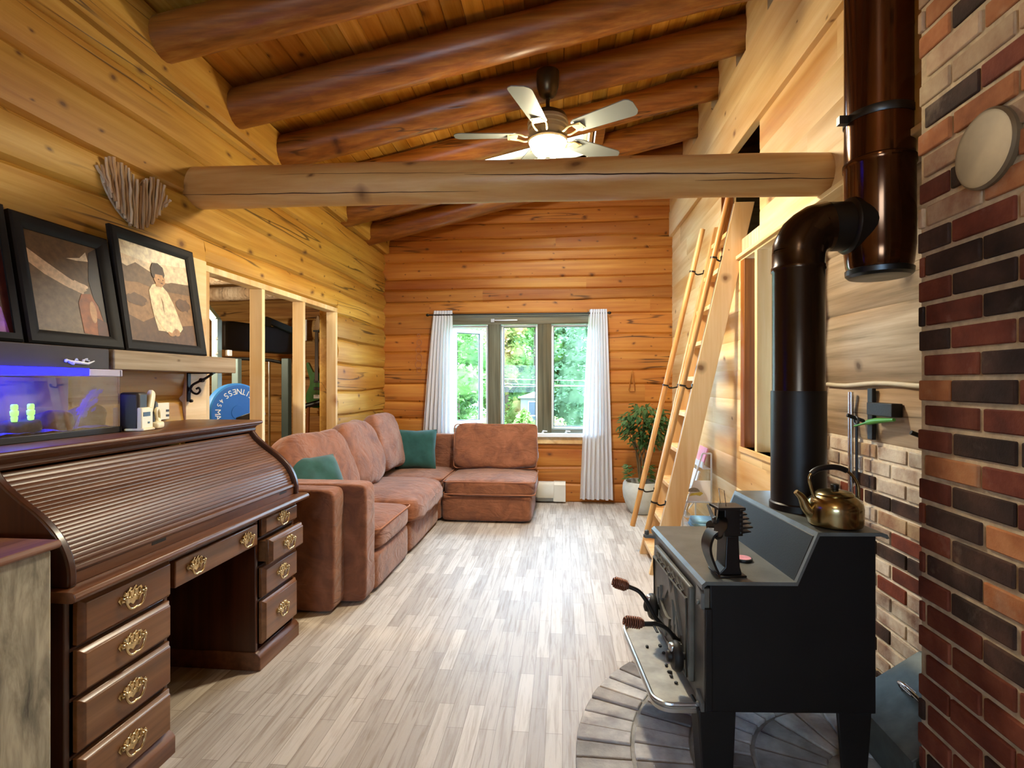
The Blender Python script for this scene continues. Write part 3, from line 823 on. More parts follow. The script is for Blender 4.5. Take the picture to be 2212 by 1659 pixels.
for k, y in enumerate((3.6, 4.45, 5.3)):
    m = MB(); m.tone = .6; m.tube([(-5, y, 2.33), (-3.6, y + .02, 2.32), (-2.3, y, 2.34)], .075, 12)
    tag(m.build('ceiling_joist', 'driftwood', smooth=40), 'round log joist under the gym ceiling, %s' % ('nearest the camera', 'middle of three', 'deepest of three')[k], 'joist', 'log joists in the gym room')
# ------------------------------------------------------------------ room under the loft
MB().box(1.6, 4.1, 1.4, 6.5, -.08, 0).build('floor_side_room', 'laminate', structure=True)
mb = MB(); mb.tone = .4
for b in ((1.36, 2.02, 6.2, 6.3, 0, 2.4), (2.95, 4.1, 6.2, 6.3, 0, 2.4), (2.02, 2.95, 6.2, 6.3, 0, 1.3), (2.02, 2.95, 6.2, 6.3, 2.12, 2.4), (1.36, 4.1, 6.2, 6.3, 2.4, 4.6)): mb.box(*b)
mb.build('wall_side_room_back', 'gym_log', structure=True)
mb = MB(); mb.tone = .4; mb.box(4.0, 4.1, -3.1, 6.3, 0, 4.8); mb.box(1.55, 4.1, -3.2, -3.1, 0, 4.8); mb.build('wall_side_room_right', 'gym_log', structure=True)
mb = MB(); mb.tone = .6
for b in ((2.02, 2.08, 6.18, 6.25, 1.3, 2.12), (2.9, 2.95, 6.18, 6.25, 1.3, 2.12), (2.02, 2.95, 6.18, 6.25, 2.06, 2.12), (2.02, 2.95, 6.17, 6.25, 1.28, 1.34), (2.02, 2.95, 6.19, 6.23, 1.80, 1.84)): mb.box(*b)
w3 = mb.build('window_3', 'white_vinyl', bevel=.004, structure=True)
m = MB(); m.add([(2.02, 6.24, 1.3), (2.95, 6.24, 1.3), (2.95, 6.24, 2.12), (2.02, 6.24, 2.12)], [(0, 1, 2, 3)]); m.build('pane', 'pane', w3)

# ------------------------------------------------------------------ roll-top desk
DX = -1.454
desk = thing('rolltop_desk', 'dark brown roll-top desk with two drawer pedestals and brass bail pulls', 'desk', (-1.76, 2.115, 0))
PROF = spline([(-1.695, 0, 1.118), (-1.662, 0, 1.078), (-1.605, 0, 1.032), (-1.54, 0, .985), (-1.485, 0, .93), (-1.452, 0, .87), (-1.440, 0, .82), (-1.440, 0, .775)], 5)
PROF = [(p.x, p.z) for p in PROF]
for y0, y1 in ((1.430, 1.458), (2.772, 2.800)):
    m = MB(); m.tone = .2; m.prism(PROF + [(-2.09, .775), (-2.09, 1.118)], 1, y0, y1); m.build('end_panel', 'desk_wood_up', desk, smooth=40, bevel=.006)
    # rounded front edge of the end panel
m = MB(); n = len(PROF)
# slats of the tambour: half-round strips laid along the curve
L = [0.0]
for i in range(1, n): L.append(L[-1] + math.dist(PROF[i], PROF[i - 1]))
def on_prof(s, inset):
    s = max(0, min(L[-1] - 1e-6, s)); i = max(k for k in range(n - 1) if L[k] <= s)
    f = (s - L[i]) / (L[i + 1] - L[i]); a, b = Vector(PROF[i]), Vector(PROF[i + 1]); p = a.lerp(b, f); d = (b - a).normalized()
    nn = Vector((-d.y, d.x)); nn = nn if nn.x > 0 or nn.y > 0 else -nn
    return p - nn * inset
NS = 23; rail = .062; sl = (L[-1] - rail) / NS
rnd = random.Random(3)
for k in range(NS):
    m.tone = rnd.random(); s0 = k * sl
    sec = [on_prof(s0 + sl * t, .024 - .0016 * math.sin(PI * t) ** .6) for t in (0.02, .14, .35, .65, .86, .98)]
    sec += [on_prof(s0 + sl * .98, .034), on_prof(s0 + sl * .02, .034)]
    m.prism([(p.x, p.y) for p in sec], 1, 1.459, 2.771)
m.build('tambour', 'desk_wood', desk, smooth=35)
m = MB(); s0 = L[-1] - rail; sec = [on_prof(s0, .024), on_prof(s0 + .004, .012), on_prof(s0 + .018, .010), on_prof(s0 + .024, .016), on_prof(s0 + rail, .016), on_prof(s0 + rail, .04), on_prof(s0, .04)]
m.tone = .6; m.prism([(p.x, p.y) for p in sec], 1, 1.459, 2.771); tr = m.build('tambour_rail', 'desk_wood', desk, smooth=30, bevel=.002)
for y in (1.80, 2.66):
    m = MB(); m.box(-1.4575, -1.4545, y - .035, y + .035, .800, .817); m.build('finger_slot', 'black_plastic', tr, bevel=.002)
m = MB(); m.tone = .8
m.prism([(-2.10, 1.152), (-1.672, 1.152), (-1.664, 1.160), (-1.668, 1.170), (-1.68, 1.174), (-2.10, 1.174)], 1, 1.40, 2.83)
m.build('top_board', 'desk_wood', desk, smooth=40, bevel=.003)
m = MB(); m.tone = .7
m.prism([(-2.095, 1.112), (-1.705, 1.112), (-1.700, 1.120), (-1.704, 1.130), (-1.694, 1.142), (-1.676, 1.150), (-1.676, 1.152), (-2.095, 1.152)], 1, 1.412, 2.818)
m.build('cove_moulding', 'desk_wood', desk, smooth=50)
m = MB(); m.tone = .85
m.prism([(-2.09, .742), (-1.408, .742), (-1.396, .748), (-1.392, .758), (-1.398, .770), (-1.408, .775), (-2.09, .775)], 1, 1.405, 2.825)
m.build('writing_surface', 'desk_wood', desk, smooth=40, bevel=.002)

def bail_pull(y, z, parent, x=DX + .02, w=.060):
    h = MB()
    # pierced batwing backplate
    out = [(-1, .05), (-.86, .26), (-.72, .14), (-.56, .42), (-.36, .34), (-.2, .56), (0, .42), (.2, .56), (.36, .34), (.56, .42), (.72, .14), (.86, .26), (1, .05), (.84, -.2), (.62, -.12), (.42, -.38), (.2, -.3), (0, -.46), (-.2, -.3), (-.42, -.38), (-.62, -.12), (-.84, -.2)]
    h.prism([(y + a * w, z + b * w) for a, b in out], 0, x, x + .003)
    for a in (-.36, 0, .36):
        h.tube([(x + .004, y + a * w + .010 * math.cos(t), z + .010 + .014 * math.sin(t)) for t in [2 * PI * k / 10 for k in range(10)]], .003, 6, closed=True)
    for sg in (-1, 1): h.lathe([(.008, 0), (.009, .008), (.006, .016), (.003, .018)], (x, y + sg * .66 * w, z + .006), 10, (1, 0, 0))
    o = h.build('bail_pull', 'antique_brass', parent, smooth=40)
    b = MB(); pts = [(x + .013, y + w * a, z + b_ * w) for a, b_ in ((-.66, .08), (-.62, -.2), (-.45, -.5), (-.2, -.62), (0, -.58), (.2, -.62), (.45, -.5), (.62, -.2), (.66, .08))]
    b.tube(spline(pts, 4), .0042, 8); b.build('bail', 'antique_brass', o, smooth=50)
def pedestal(y0, y1, name_drawers, stick=()):
    m = MB(); m.tone = .25
    m.box(-2.07, DX - .012, y0, y0 + .02, .03, .742); m.box(-2.07, DX - .012, y1 - .02, y1, .03, .742); m.box(-2.07, -2.05, y0, y1, .03, .742)
    for z in [.09] + [d[1] + .008 for d in name_drawers]: m.box(-2.07, DX - .012, y0 + .02, y1 - .02, z - .012, z)
    m.build('pedestal', 'desk_wood_up', desk, bevel=.003)
    m = MB(); m.tone = .8; m.prism([(-2.07, 0), (DX + .016, 0), (DX + .016, .062), (DX + .006, .076), (DX - .01, .088), (-2.07, .088)], 1, y0 - .006, y1 + .006)
    m.build('plinth', 'desk_wood', desk, smooth=40, bevel=.003)
    for i, (z0, z1) in enumerate(name_drawers):
        dx = .035 if i in stick else 0
        m = MB(); m.tone = random.random(); a, b = y0 + .028, y1 - .012
        if dx: m.box(DX - .3, DX + .002 + dx, a + .012, b - .012, z0 + .01, z1 - .012)
        f = [(DX - .012 + dx, a, b, z0, z1), (DX + .004 + dx, a, b, z0, z1), (DX + .012 + dx, a + .010, b - .010, z0 + .010, z1 - .010), (DX + .020 + dx, a + .014, b - .014, z0 + .014, z1 - .014)]
        vs = []
        for x, ya, yb, za, zb in f: vs += [(x, ya, za), (x, yb, za), (x, yb, zb), (x, ya, zb)]
        fs = [(3, 2, 1, 0), (12, 13, 14, 15)]
        for q in range(3):
            for e in range(4): fs.append((q * 4 + e, q * 4 + (e + 1) % 4, q * 4 + 4 + (e + 1) % 4, q * 4 + 4 + e))
        m.add(vs, fs); d = m.build('drawer', 'drawer_wood', desk, bevel=.002)
        bail_pull((y0 + y1) / 2 + .008, (z0 + z1) / 2 + .008, d, DX + .020 + dx)
pedestal(1.44, 1.855, [(.268, .425), (.095, .25), (.440, .575), (.590, .728)])
pedestal(2.425, 2.790, [(.115, .322), (.338, .484), (.500, .622), (.637, .732)], stick=(2,))
m = MB(); m.tone = .3; m.box(-2.07, DX - .008, 1.855, 2.425, .712, .742); m.box(-2.06, -2.045, 1.855, 2.425, .25, .72); m.build('kneehole_back', 'desk_wood_up', desk)
m = MB(); m.tone = .9; m.box(DX - .03, DX + .006, 1.872, 2.415, .607, .708); d = m.build('drawer', 'drawer_wood', desk, bevel=.004)
bail_pull(1.985, .662, d, DX + .006, .056); bail_pull(2.325, .662, d, DX + .006, .056)

# weathered cabinet in the near corner
cab = thing('weathered_cabinet', 'weathered grey olive painted cabinet with a reddish top at the near end of the desk', 'cabinet', (-1.76, .98, 0))
m = MB(); m.box(-2.08, -1.415, .62, 1.355, 0, .918); m.build('body', 'weathered_paint', cab, bevel=.008)
m = MB(); m.tone = .5; m.prism([(-2.09, .918), (-1.402, .918), (-1.395, .928), (-1.402, .941), (-2.09, .941)], 1, .60, 1.368); m.build('top', 'cabinet_top', cab, smooth=40, bevel=.004)

# ------------------------------------------------------------------ shelves with leaning pictures
s1 = thing('wall_shelf', 'dark left wall shelf running above the lit fish tank', 'shelf', (-2.02, 1.45, 1.432))
plain('dark_shelf', '2c1c12', .45, var=.25, vscale=9)
m = MB(); m.box(-2.10, -1.93, .80, 2.105, 1.436, 1.525); bd = m.build('board', 'dark_shelf', s1, bevel=.004)
m = MB(); q = [(-1.928, 1.90 + .105 * t, 1.462 + .010 * math.sin(t * 17) * (1 - .5 * t) + .012 * t * t) for t in [k / 26 for k in range(27)]]
m.tube(q, [.004 + .003 * math.sin(k * 1.7) for k in range(27)], 6); m.tube([(-1.928, 1.90, 1.47), (-1.928, 1.94, 1.462), (-1.928, 2.0, 1.458), (-1.928, 2.03, 1.470)], [.003, .006, .005, .002], 6)
m.build('pale_squiggle', 'letter_white', bd, smooth=50)['label'] = 'thin pale squiggle on the shelf edge'  # pale squiggle raised on the front edge of the board
s2 = thing('wall_shelf', 'pale grey weathered wall shelf on a scrolled iron bracket', 'shelf', (-2.02, 2.56, 1.29))
m = MB(); m.tone = .6; m.box(-2.10, -1.93, 2.13, 2.994, 1.437, 1.525); m.build('board', 'shelf_board', s2, bevel=.005)
m = MB(); yk = 2.82
m.tube(spline([(-2.10, yk, 1.285), (-2.095, yk, 1.33), (-2.08, yk, 1.365), (-2.045, yk, 1.385), (-2.00, yk, 1.405), (-1.955, yk, 1.434)], 5), [.007] * 26, 8)
m.tube(spline([(-2.092, yk, 1.345), (-2.075, yk, 1.325), (-2.05, yk, 1.318), (-2.032, yk, 1.335), (-2.04, yk, 1.352), (-2.055, yk, 1.346)], 5), .006, 8)
m.box(-2.104, -2.096, yk - .012, yk + .012, 1.275, 1.437); m.box(-2.10, -1.95, yk - .012, yk + .012, 1.431, 1.437)
m.lathe([(.012, -.01), (.012, .01)], (-2.022, yk, 1.395), 8, (0, 1, 0)); m.lathe([(.010, 0), (.008, .012), (.002, .016)], (-2.09, yk, 1.278), 10, (1, 0, 0))
m.build('bracket_or_notch', 'black_iron', s2, smooth=40)
for nm, c in (('sky', 'd8c4a4'), ('cloud', 'ecdcc0'), ('hill', '6a5238'), ('field', '8c6840'), ('field_dark', '5c4024'), ('hair', '3a2414'), ('skin', 'b08458'), ('knit', 'dcc8a0'), ('foliage', '5e4628'), ('bank', 'd0b490'), ('haze', '6e5c44'), ('rust', '8a4a1c'), ('night', '22140c'), ('violet', '9a5cb4'), ('maroon', '4a1e14')):
    plain('photo_' + nm, c, .5, var=.3, vscale=38, bump=0)
def leaning_frame(y0, y1, ztop, label, shapes, border=.052, zb=1.5262, xb=-1.972, xt=-2.058, mats=()):
    h = ztop - zb; d = Vector((xt - xb, 0, h)); Ln = d.length; d.normalize(); nrm = Vector((d.z, 0, -d.x)); base = Vector((xb, (y0 + y1) / 2, zb)); w = y1 - y0
    P = lambda a, b, o: base + Vector((0, a, 0)) + d * b + nrm * o
    t = thing('framed_photograph', label, 'picture', tuple(base), 0, 'framed photographs leaning on the wall shelves')
    m = MB(); W, hh = w / 2, Ln
    sec = [(0, -.0), (0, .018), (.008, .024), (.03, .022), (border - .008, .014), (border, .010), (border, -.0)]
    cor = [(-1, 0), (1, 0), (1, 1), (-1, 1)]; vs = []
    for sx, sy in cor:
        for b, o in sec: vs.append(P(sx * (W - b), b if sy == 0 else hh - b, o))
    ns = len(sec); fs = [(c * ns + k, c * ns + (k + 1) % ns, ((c + 1) % 4) * ns + (k + 1) % ns, ((c + 1) % 4) * ns + k) for c in range(4) for k in range(ns)]
    m.add(vs, fs); m.build('frame', 'frame_black', t, smooth=35)
    m = MB(); iw, ih = W - border + .002, hh - 2 * border + .004; b0 = border - .002
    names = []
    for k, (mat, pts) in enumerate(shapes):
        if mat not in names: names.append(mat)
        m.cur = names.index(mat); o = .004 + .00025 * k
        m.add([P((2 * u - 1) * iw, b0 + v * ih, o) for u, v in pts], [tuple(range(len(pts)))])
    m.build('picture', ['photo_' + q for q in names], t)
    return t
full = [(0, 0), (1, 0), (1, 1), (0, 1)]
def blob(cx, cy, rx, ry, n=18, wob=0.0, sd=0): return [(cx + rx * math.cos(2 * PI * k / n) * (1 + wob * noise.noise(Vector((k * .9, sd, 0)))), cy + ry * math.sin(2 * PI * k / n) * (1 + wob * noise.noise(Vector((k * .9, sd, 5))))) for k in range(n)]
leaning_frame(2.222, 2.768, 2.10, 'right hand sepia photo of a child in a pale sweater, black frame', [
    ('field', full), ('sky', [(0, .66), (.3, .70), (.6, .66), (1, .68), (1, 1), (0, 1)]), ('cloud', [(0, .86), (.4, .83), (1, .90), (1, 1), (0, 1)]),
    ('hill', [(0, .58), (.2, .60), (.5, .56), (1, .58), (1, .70), (.7, .68), (.55, .63), (.4, .74), (.2, .80), (.08, .74), (0, .76)]), ('field_dark', [(0, 0), (1, 0), (1, .24), (.7, .2), (.4, .28), (.2, .2), (0, .26)]), ('field_dark', blob(.15, .42, .14, .06, wob=.4)), ('field_dark', blob(.85, .45, .12, .07, wob=.4, sd=3)),
    ('knit', [(.36, .30), (.345, .42), (.34, .54), (.40, .61), (.47, .63), (.54, .62), (.62, .56), (.70, .42), (.79, .18), (.74, .14), (.68, .12), (.62, .10), (.50, .13), (.40, .13)]),
    ('field', [(.52, .30), (.53, .44), (.50, .50), (.515, .40)]), ('skin', blob(.60, .12, .06, .035)), ('skin', blob(.68, .13, .05, .04)), ('knit', [(.38, .28), (.50, .30), (.66, .18), (.60, .12), (.46, .16)]),
    ('skin', [(.45, .60), (.54, .60), (.54, .66), (.45, .66)]), ('skin', blob(.515, .685, .085, .075)), ('hair', [(.41, .70), (.40, .78), (.44, .845), (.52, .855), (.59, .82), (.605, .74), (.58, .70), (.57, .735), (.46, .73), (.44, .68)]),
    ('hair', blob(.50, .68, .012, .008, 8)), ('hair', blob(.565, .68, .010, .008, 8)), ('maroon', blob(.54, .643, .02, .006, 8))])
leaning_frame(1.782, 2.212, 2.022, 'middle framed sepia photo showing a bank of pale grass and a dim standing figure', [
    ('haze', full), ('foliage', [(0, .74), (.3, .62), (.7, .5), (1, .6), (1, 1), (0, 1)]), ('bank', [(0, .68), (.2, .58), (.45, .50), (.7, .44), (.72, .52), (.5, .60), (.22, .72), (0, .82)]), ('bank', blob(.62, .52, .16, .05, wob=.5)),
    ('sky', [(.52, .80), (.72, .84), (.82, .92), (.84, .82), (.66, .80)]), ('night', [(.84, .40), (.80, .60), (.86, .92), (1, 1), (1, .0), (.95, .12), (.9, .34)]), ('rust', [(.62, .02), (.60, .34), (.66, .44), (.80, .46), (.88, .34), (.96, .10), (.94, 0)]), ('skin', blob(.80, .26, .05, .12)), ('maroon', [(.82, 0), (.84, .2), (.98, .16), (1, 0)])], border=.055)
leaning_frame(1.27, 1.765, 2.03, 'leftmost framed photo with a violet patch, mostly cut by the picture edge', [('maroon', full), ('violet', [(.5, 0), (.97, 0), (.93, .22), (.8, .42), (.6, .5), (.45, .3)]), ('night', [(0, .8), (1, .7), (1, 1), (0, 1)])], border=.02)

# driftwood heart on the log wall
ht = thing('driftwood_heart', 'heart made of grey driftwood sticks hung on the log wall', 'wall decoration', (XL + .02, 2.445, 2.13))
rnd = random.Random(12)
def heart_top(u): return 2.40 + .03 * (1 - ((abs(u) - .5) / .5) ** 2) - .05 * max(0, 1 - abs(u - .1) / .25) - .045 * max(0, (abs(u) - .75) / .25)
def heart_bot(u): return 2.145 + .17 * abs(u) ** 1.9
for k in range(30):
    u = -1 + 2 * (k + .5) / 30; y = 2.445 + .205 * u; z0, z1 = heart_bot(u) + rnd.uniform(-.006, .006), heart_top(u) + rnd.uniform(-.008, .008)
    if z1 - z0 < .03: z1 = z0 + .05
    m = MB(); m.tone = rnd.random(); lean = (y - 2.445) * .22 + rnd.uniform(-.006, .006); pts = []
    for s in range(6):
        f = s / 5; pts.append((XL + .020 + .008 * rnd.random() + (k % 3) * .006, y + lean * (f - .5) + rnd.uniform(-.002, .002), z0 + (z1 - z0) * f))
    m.tube(pts, [rnd.uniform(.005, .0085) for _ in range(6)], 7); m.build('stick', 'driftwood', ht, smooth=50)
m = MB(); m.tone = .1; hp = [(2.445 + .19 * u, heart_bot(u) + .012) for u in [-1 + k / 6 for k in range(13)]]; hp += [(2.445 + .19 * u, heart_top(u) - .014) for u in [1 - k / 6 for k in range(13)]]
m.prism(hp, 0, XL + .004, XL + .014); m.build('backing', 'driftwood', ht)

# ------------------------------------------------------------------ fish tank on the desk
TX0, TX1, TY0, TY1, TZ0, TZ1 = -2.07, -1.835, 1.44, 2.055, 1.1745, 1.432
tank = thing('fish_tank', 'small glass fish tank lit blue standing on the desk top', 'aquarium', (-1.95, 1.75, 1.1745))
m = MB()
for a, b, c, d in ((TX0, TX1, TY0, TY0 + .004), (TX0, TX1, TY1 - .004, TY1), (TX0, TX0 + .004, TY0, TY1), (TX1 - .004, TX1, TY0, TY1)): m.box(a, b, c, d, TZ0 + .012, TZ1)
m.build('glass_walls', 'tank_glass', tank)
m = MB()
for a, b, c, d in ((TX0 - .004, TX1 + .004, TY0 - .004, TY0 + .008), (TX0 - .004, TX1 + .004, TY1 - .008, TY1 + .004), (TX0 - .004, TX0 + .008, TY0, TY1), (TX1 - .008, TX1 + .004, TY0, TY1)): m.box(a, b, c, d, TZ0, TZ0 + .024)
m.box(TX0, TX1, TY0, TY1, TZ0, TZ0 + .008); m.build('bottom_trim', 'black_plastic', tank, bevel=.002)
plain('tank_rim', 'b8b4d0', .4, var=.1)
m = MB()
for a, b, c, d in ((TX0 - .004, TX1 + .006, TY0 - .004, TY0 + .01), (TX0 - .004, TX1 + .006, TY1 - .01, TY1 + .006), (TX0 - .004, TX0 + .01, TY0, TY1), (TX1 - .008, TX1 + .006, TY0, TY1)): m.box(a, b, c, d, TZ1 - .026, TZ1 + .002)
m.build('rim', 'tank_rim', tank, bevel=.003)
m = MB(); m.box(-1.838, -1.826, 1.44, 1.90, TZ1 - .024, TZ1 + .004); m.box(-2.00, -1.90, 1.46, 1.90, TZ1 - .006, TZ1 + .001); m.build('light_strip', 'tank_lamp', tank)
plain('tank_back', '8a7c74', .8, var=.2, vscale=5)
m = MB(); m.box(TX0 + .005, TX0 + .008, TY0 + .01, TY1 - .01, TZ0 + .01, TZ1 - .03); m.build('back_sheet', 'tank_back', tank)
plain('blue_gravel', '4a5cd8', .6, var=.5, vscale=160, bump=.6, bscale=260)
m = MB(); m.grid(lambda u, v: (TX0 + .01 + u * (TX1 - TX0 - .018), TY0 + .01 + v * (TY1 - TY0 - .02), TZ0 + .03 + .014 * noise.noise(Vector((u * 5, v * 9, 0)))), 14, 30); gv = m.build('gravel', 'blue_gravel', tank); gv['kind'] = 'stuff'
plain('tank_rock', '5c4c44', .9, var=.35, vscale=40, bump=.6, bscale=90)
for lab, c, s in (('low dark rock left of centre in the fish tank', (-1.90, 1.83, TZ0 + .06), (.10, .12, .085)), ('pale bluish coral lump under the glowing ornaments in the fish tank', (-1.885, 1.685, TZ0 + .05), (.09, .14, .055)), ('big brown rock at the right end of the fish tank', (-1.91, 1.98, TZ0 + .065), (.12, .12, .10))):
    m = MB(); m.rounded(c, s, e=2.4, n=10, wr=.02, wf=14, seed=s[1] * 50); tag(m.build('rock', 'tank_rock', smooth=60), lab, 'rock', 'rocks in the fish tank')
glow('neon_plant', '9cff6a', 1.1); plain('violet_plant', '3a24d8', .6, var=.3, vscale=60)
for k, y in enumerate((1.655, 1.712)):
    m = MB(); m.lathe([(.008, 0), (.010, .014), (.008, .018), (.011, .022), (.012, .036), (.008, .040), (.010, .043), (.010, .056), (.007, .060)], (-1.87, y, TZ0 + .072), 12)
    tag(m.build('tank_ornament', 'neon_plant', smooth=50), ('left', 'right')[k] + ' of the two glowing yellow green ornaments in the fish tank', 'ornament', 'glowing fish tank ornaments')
m = MB(); rnd = random.Random(9)
for k in range(60):
    f = k / 59; y = 1.90 + .055 * f; z = TZ0 + .075 + .085 * f; a = rnd.uniform(-1, 1)
    q = Vector((-1.865 + rnd.uniform(-.02, .02), y + rnd.uniform(-.012, .012), z + rnd.uniform(-.012, .012))); m.add([q, q + Vector((.004, .014, .006)), q + Vector((.0, .024, .022)), q + Vector((-.004, .008, .012))], [(0, 1, 2, 3)])
m.tube([(-1.87, 1.885, TZ0 + .03), (-1.865, 1.90, TZ0 + .075), (-1.865, 1.955, TZ0 + .16)], [.006, .004, .002], 6)
tag(m.build('feathery_plant', 'violet_plant'), 'blue violet feathery plant leaning over in the fish tank', 'aquarium plant')

# little things on the desk top
ph = thing('cordless_handset', 'cream cordless handset standing tilted in its charging base', 'phone', (-1.83, 2.225, 1.1745), R(20))
m = MB(); m.rounded((0, 0, .016), (.075, .085, .032), e=5, n=8); m.build('charging_base', 'cream_plastic', ph, smooth=50, local=True)
m = MB(); rr = Matrix.Rotation(R(-24), 3, 'X')
m.rounded((0, -.030, .118), (.026, .046, .115), rot=rr, e=4, n=8); m.rounded((0, .008, .035), (.05, .05, .03), e=4, n=6); m.build('handset', 'cream_plastic', ph, smooth=50, local=True)
m = MB(); lp = [(.018, .005 + .020 * math.sin(t) + .0 - .022 * math.cos(t) * .4, .06 + .030 * math.cos(t)) for t in [2 * PI * k / 14 for k in range(14)]]; m.tube(lp, .008, 8, closed=True); m.build('loop_handle', 'cream_plastic', ph, smooth=50, local=True)
m = MB(); m.rounded((.006, -.006, .075), (.022, .034, .10), rot=rr, e=4, n=6); m.build('grip', 'dark_gasket', ph, smooth=50, local=True)
sp = thing('pencil_sharpener', 'cream and dark electric sharpener between the fish tank and the handset', 'desk gadget', (-1.83, 2.125, 1.1745), R(12))
m = MB(); m.box(-.045, .035, -.036, .036, 0, .165); m.build('rear_body', 'outlet_dark', sp, bevel=.012, local=True)
m = MB(); m.box(.030, .05, -.042, .046, .008, .10); m.box(-.02, .06, -.045, .045, 0, .012); f = m.build('front_plate', 'cream_plastic', sp, bevel=.005, local=True)
m = MB(); m.box(.0495, .0515, -.03, .022, .062, .08); m.box(.0495, .0515, .004, .018, .03, .038); m.build('slot', 'black_plastic', f, local=True)
ou = thing('wall_outlet', 'cream outlet plate on the log wall beneath the pale shelf', 'outlet', (XL + .012, 2.62, 1.19))
m = MB(); m.box(XL + .010, XL + .024, 2.575, 2.672, 1.185, 1.275); pl = m.build('cover_plate', 'cream_plastic', ou, bevel=.003)
m = MB(); m.box(XL + .0235, XL + .026, 2.648, 2.668, 1.20, 1.212); m.box(XL + .0235, XL + .026, 2.648, 2.668, 1.226, 1.238); m.build('socket_slot', 'outlet_dark', pl)

# ------------------------------------------------------------------ sectional sofa
sofa = thing('sectional_sofa', 'rust brown corner sectional sofa with loose cushions below the window', 'sofa', (-1.65, 4.6, 0))
def soft(name, c, size, rot=None, e=7, n=12, crown=.0, wr=.004, wf=5, seed=0, parent=None, mat='sofa_fabric', sag=None):
    m = MB(); m.rounded(c, size, rot, e, n, crown, wr, wf, seed, sag); return m.build(name, mat, parent or sofa, smooth=60)
def block(name, x0, x1, y0, y1, z0, z1, **k): return soft(name, ((x0 + x1) / 2, (y0 + y1) / 2, (z0 + z1) / 2), (x1 - x0, y1 - y0, z1 - z0), **k)
block('arm', -2.06, -1.355, 3.05, 3.215, .01, .74, e=16, n=16, seed=1)
block('arm', -2.06, -1.215, 3.205, 3.375, .01, .748, e=16, n=16, seed=2)
block('base', -2.06, -1.212, 3.37, 4.155, .012, .262, e=14, seed=3, wr=.002); block('base', -2.06, -1.212, 4.158, 5.19, .012, .262, e=14, seed=4, wr=.002)
block('base', -2.06, -1.20, 5.19, 6.05, .012, .262, e=14, seed=5, wr=.002); block('base', -1.205, -.298, 5.185, 6.05, .012, .275, e=14, seed=6, wr=.002)
block('backrest', -2.085, -1.93, 3.2, 6.06, .012, .92, e=10, n=16, wr=.002); block('backrest', -2.06, -.30, 5.93, 6.065, .012, .80, e=10, n=16, wr=.003)
def drape(lo, q):
    return lo
sc1 = block('seat_cushion', -1.95, -1.195, 3.385, 4.158, .262, .430, n=14, crown=.32, wr=.006, wf=4, seed=11)
def over(lo, q):
    # front edge of the middle cushion sags outward in folds
    if lo.x > .22:
        k = (lo.x - .22) / .16; lo.x += .035 * k * (1 if q.z < .4 else .6); lo.z -= .02 * k; lo.z += .010 * k * math.sin(lo.y * 26)
    return lo
sc2 = block('seat_cushion', -1.95, -1.185, 4.14, 5.20, .26, .452, n=18, crown=.28, wr=.010, wf=4, seed=12, sag=over)
sc3 = block('seat_cushion', -1.95, -1.19, 5.205, 5.96, .255, .435, n=14, crown=.3, wr=.006, wf=4, seed=13)
sc4 = block('seat_cushion', -1.185, -.262, 5.155, 5.95, .262, .425, n=14, crown=.4, wr=.006, wf=4, seed=14)
def piping(o, x0, x1, y0, y1, z, r=.05):
    m = MB(); pts = []
    for cx, cy, a0 in ((x1 - r, y1 - r, 0), (x0 + r, y1 - r, 90), (x0 + r, y0 + r, 180), (x1 - r, y0 + r, 270)):
        for k in range(5): a = R(a0 + 22.5 * k); pts.append((cx + r * math.cos(a), cy + r * math.sin(a), z))
    m.tube(pts, .006, 6, closed=True); m.build('piping', 'sofa_piping', o, smooth=60)
piping(sc1, -1.945, -1.200, 3.392, 4.150, .412); piping(sc3, -1.945, -1.196, 5.212, 5.953, .418); piping(sc4, -1.180, -.268, 5.160, 5.943, .405)
piping(sc4, -1.180, -.268, 5.160, 5.943, .285)
for k, (y0, y1, z, ln, sd) in enumerate(((3.36, 4.30, .72, 14, 21), (4.26, 5.00, .745, 12, 22), (4.98, 5.70, .77, 10, 23))):
    rot = roty(R(-ln)) @ rotz(R(-3 + 2 * k))
    soft('back_cushion', (-1.845, (y0 + y1) / 2, z), (.21, y1 - y0 + .03, .58), rot, e=4.2, n=18, wr=.030, wf=4.6, seed=sd, sag=lambda lo, q: Vector((lo.x * (1.25 - .35 * q.z), lo.y * (1 - .05 * q.z), lo.z)))
bc = soft('back_cushion', (-.735, 5.855, .685), (.925, .175, .50), rotx(R(-8)), e=6, n=20, wr=.024, wf=5.5, seed=31, sag=lambda lo, q: Vector((lo.x, lo.y * (1.2 - .3 * q.z), lo.z - .012 * math.cos(q.x * 2.2) * (q.z > .5))))
m = MB(); pts = []
for cx, cz, a0 in ((-.735 + .42, .885, 0), (-.735 - .42, .885, 90), (-.735 - .42, .485, 180), (-.735 + .42, .485, 270)):
    for k in range(5): a = R(a0 + 22.5 * k); z = cz + .036 * math.sin(a); pts.append((cx + .036 * math.cos(a), 5.792 + (z - .685) * .14, z))
m.tube(pts, .006, 6, closed=True); m.build('piping', 'sofa_piping', bc, smooth=60)
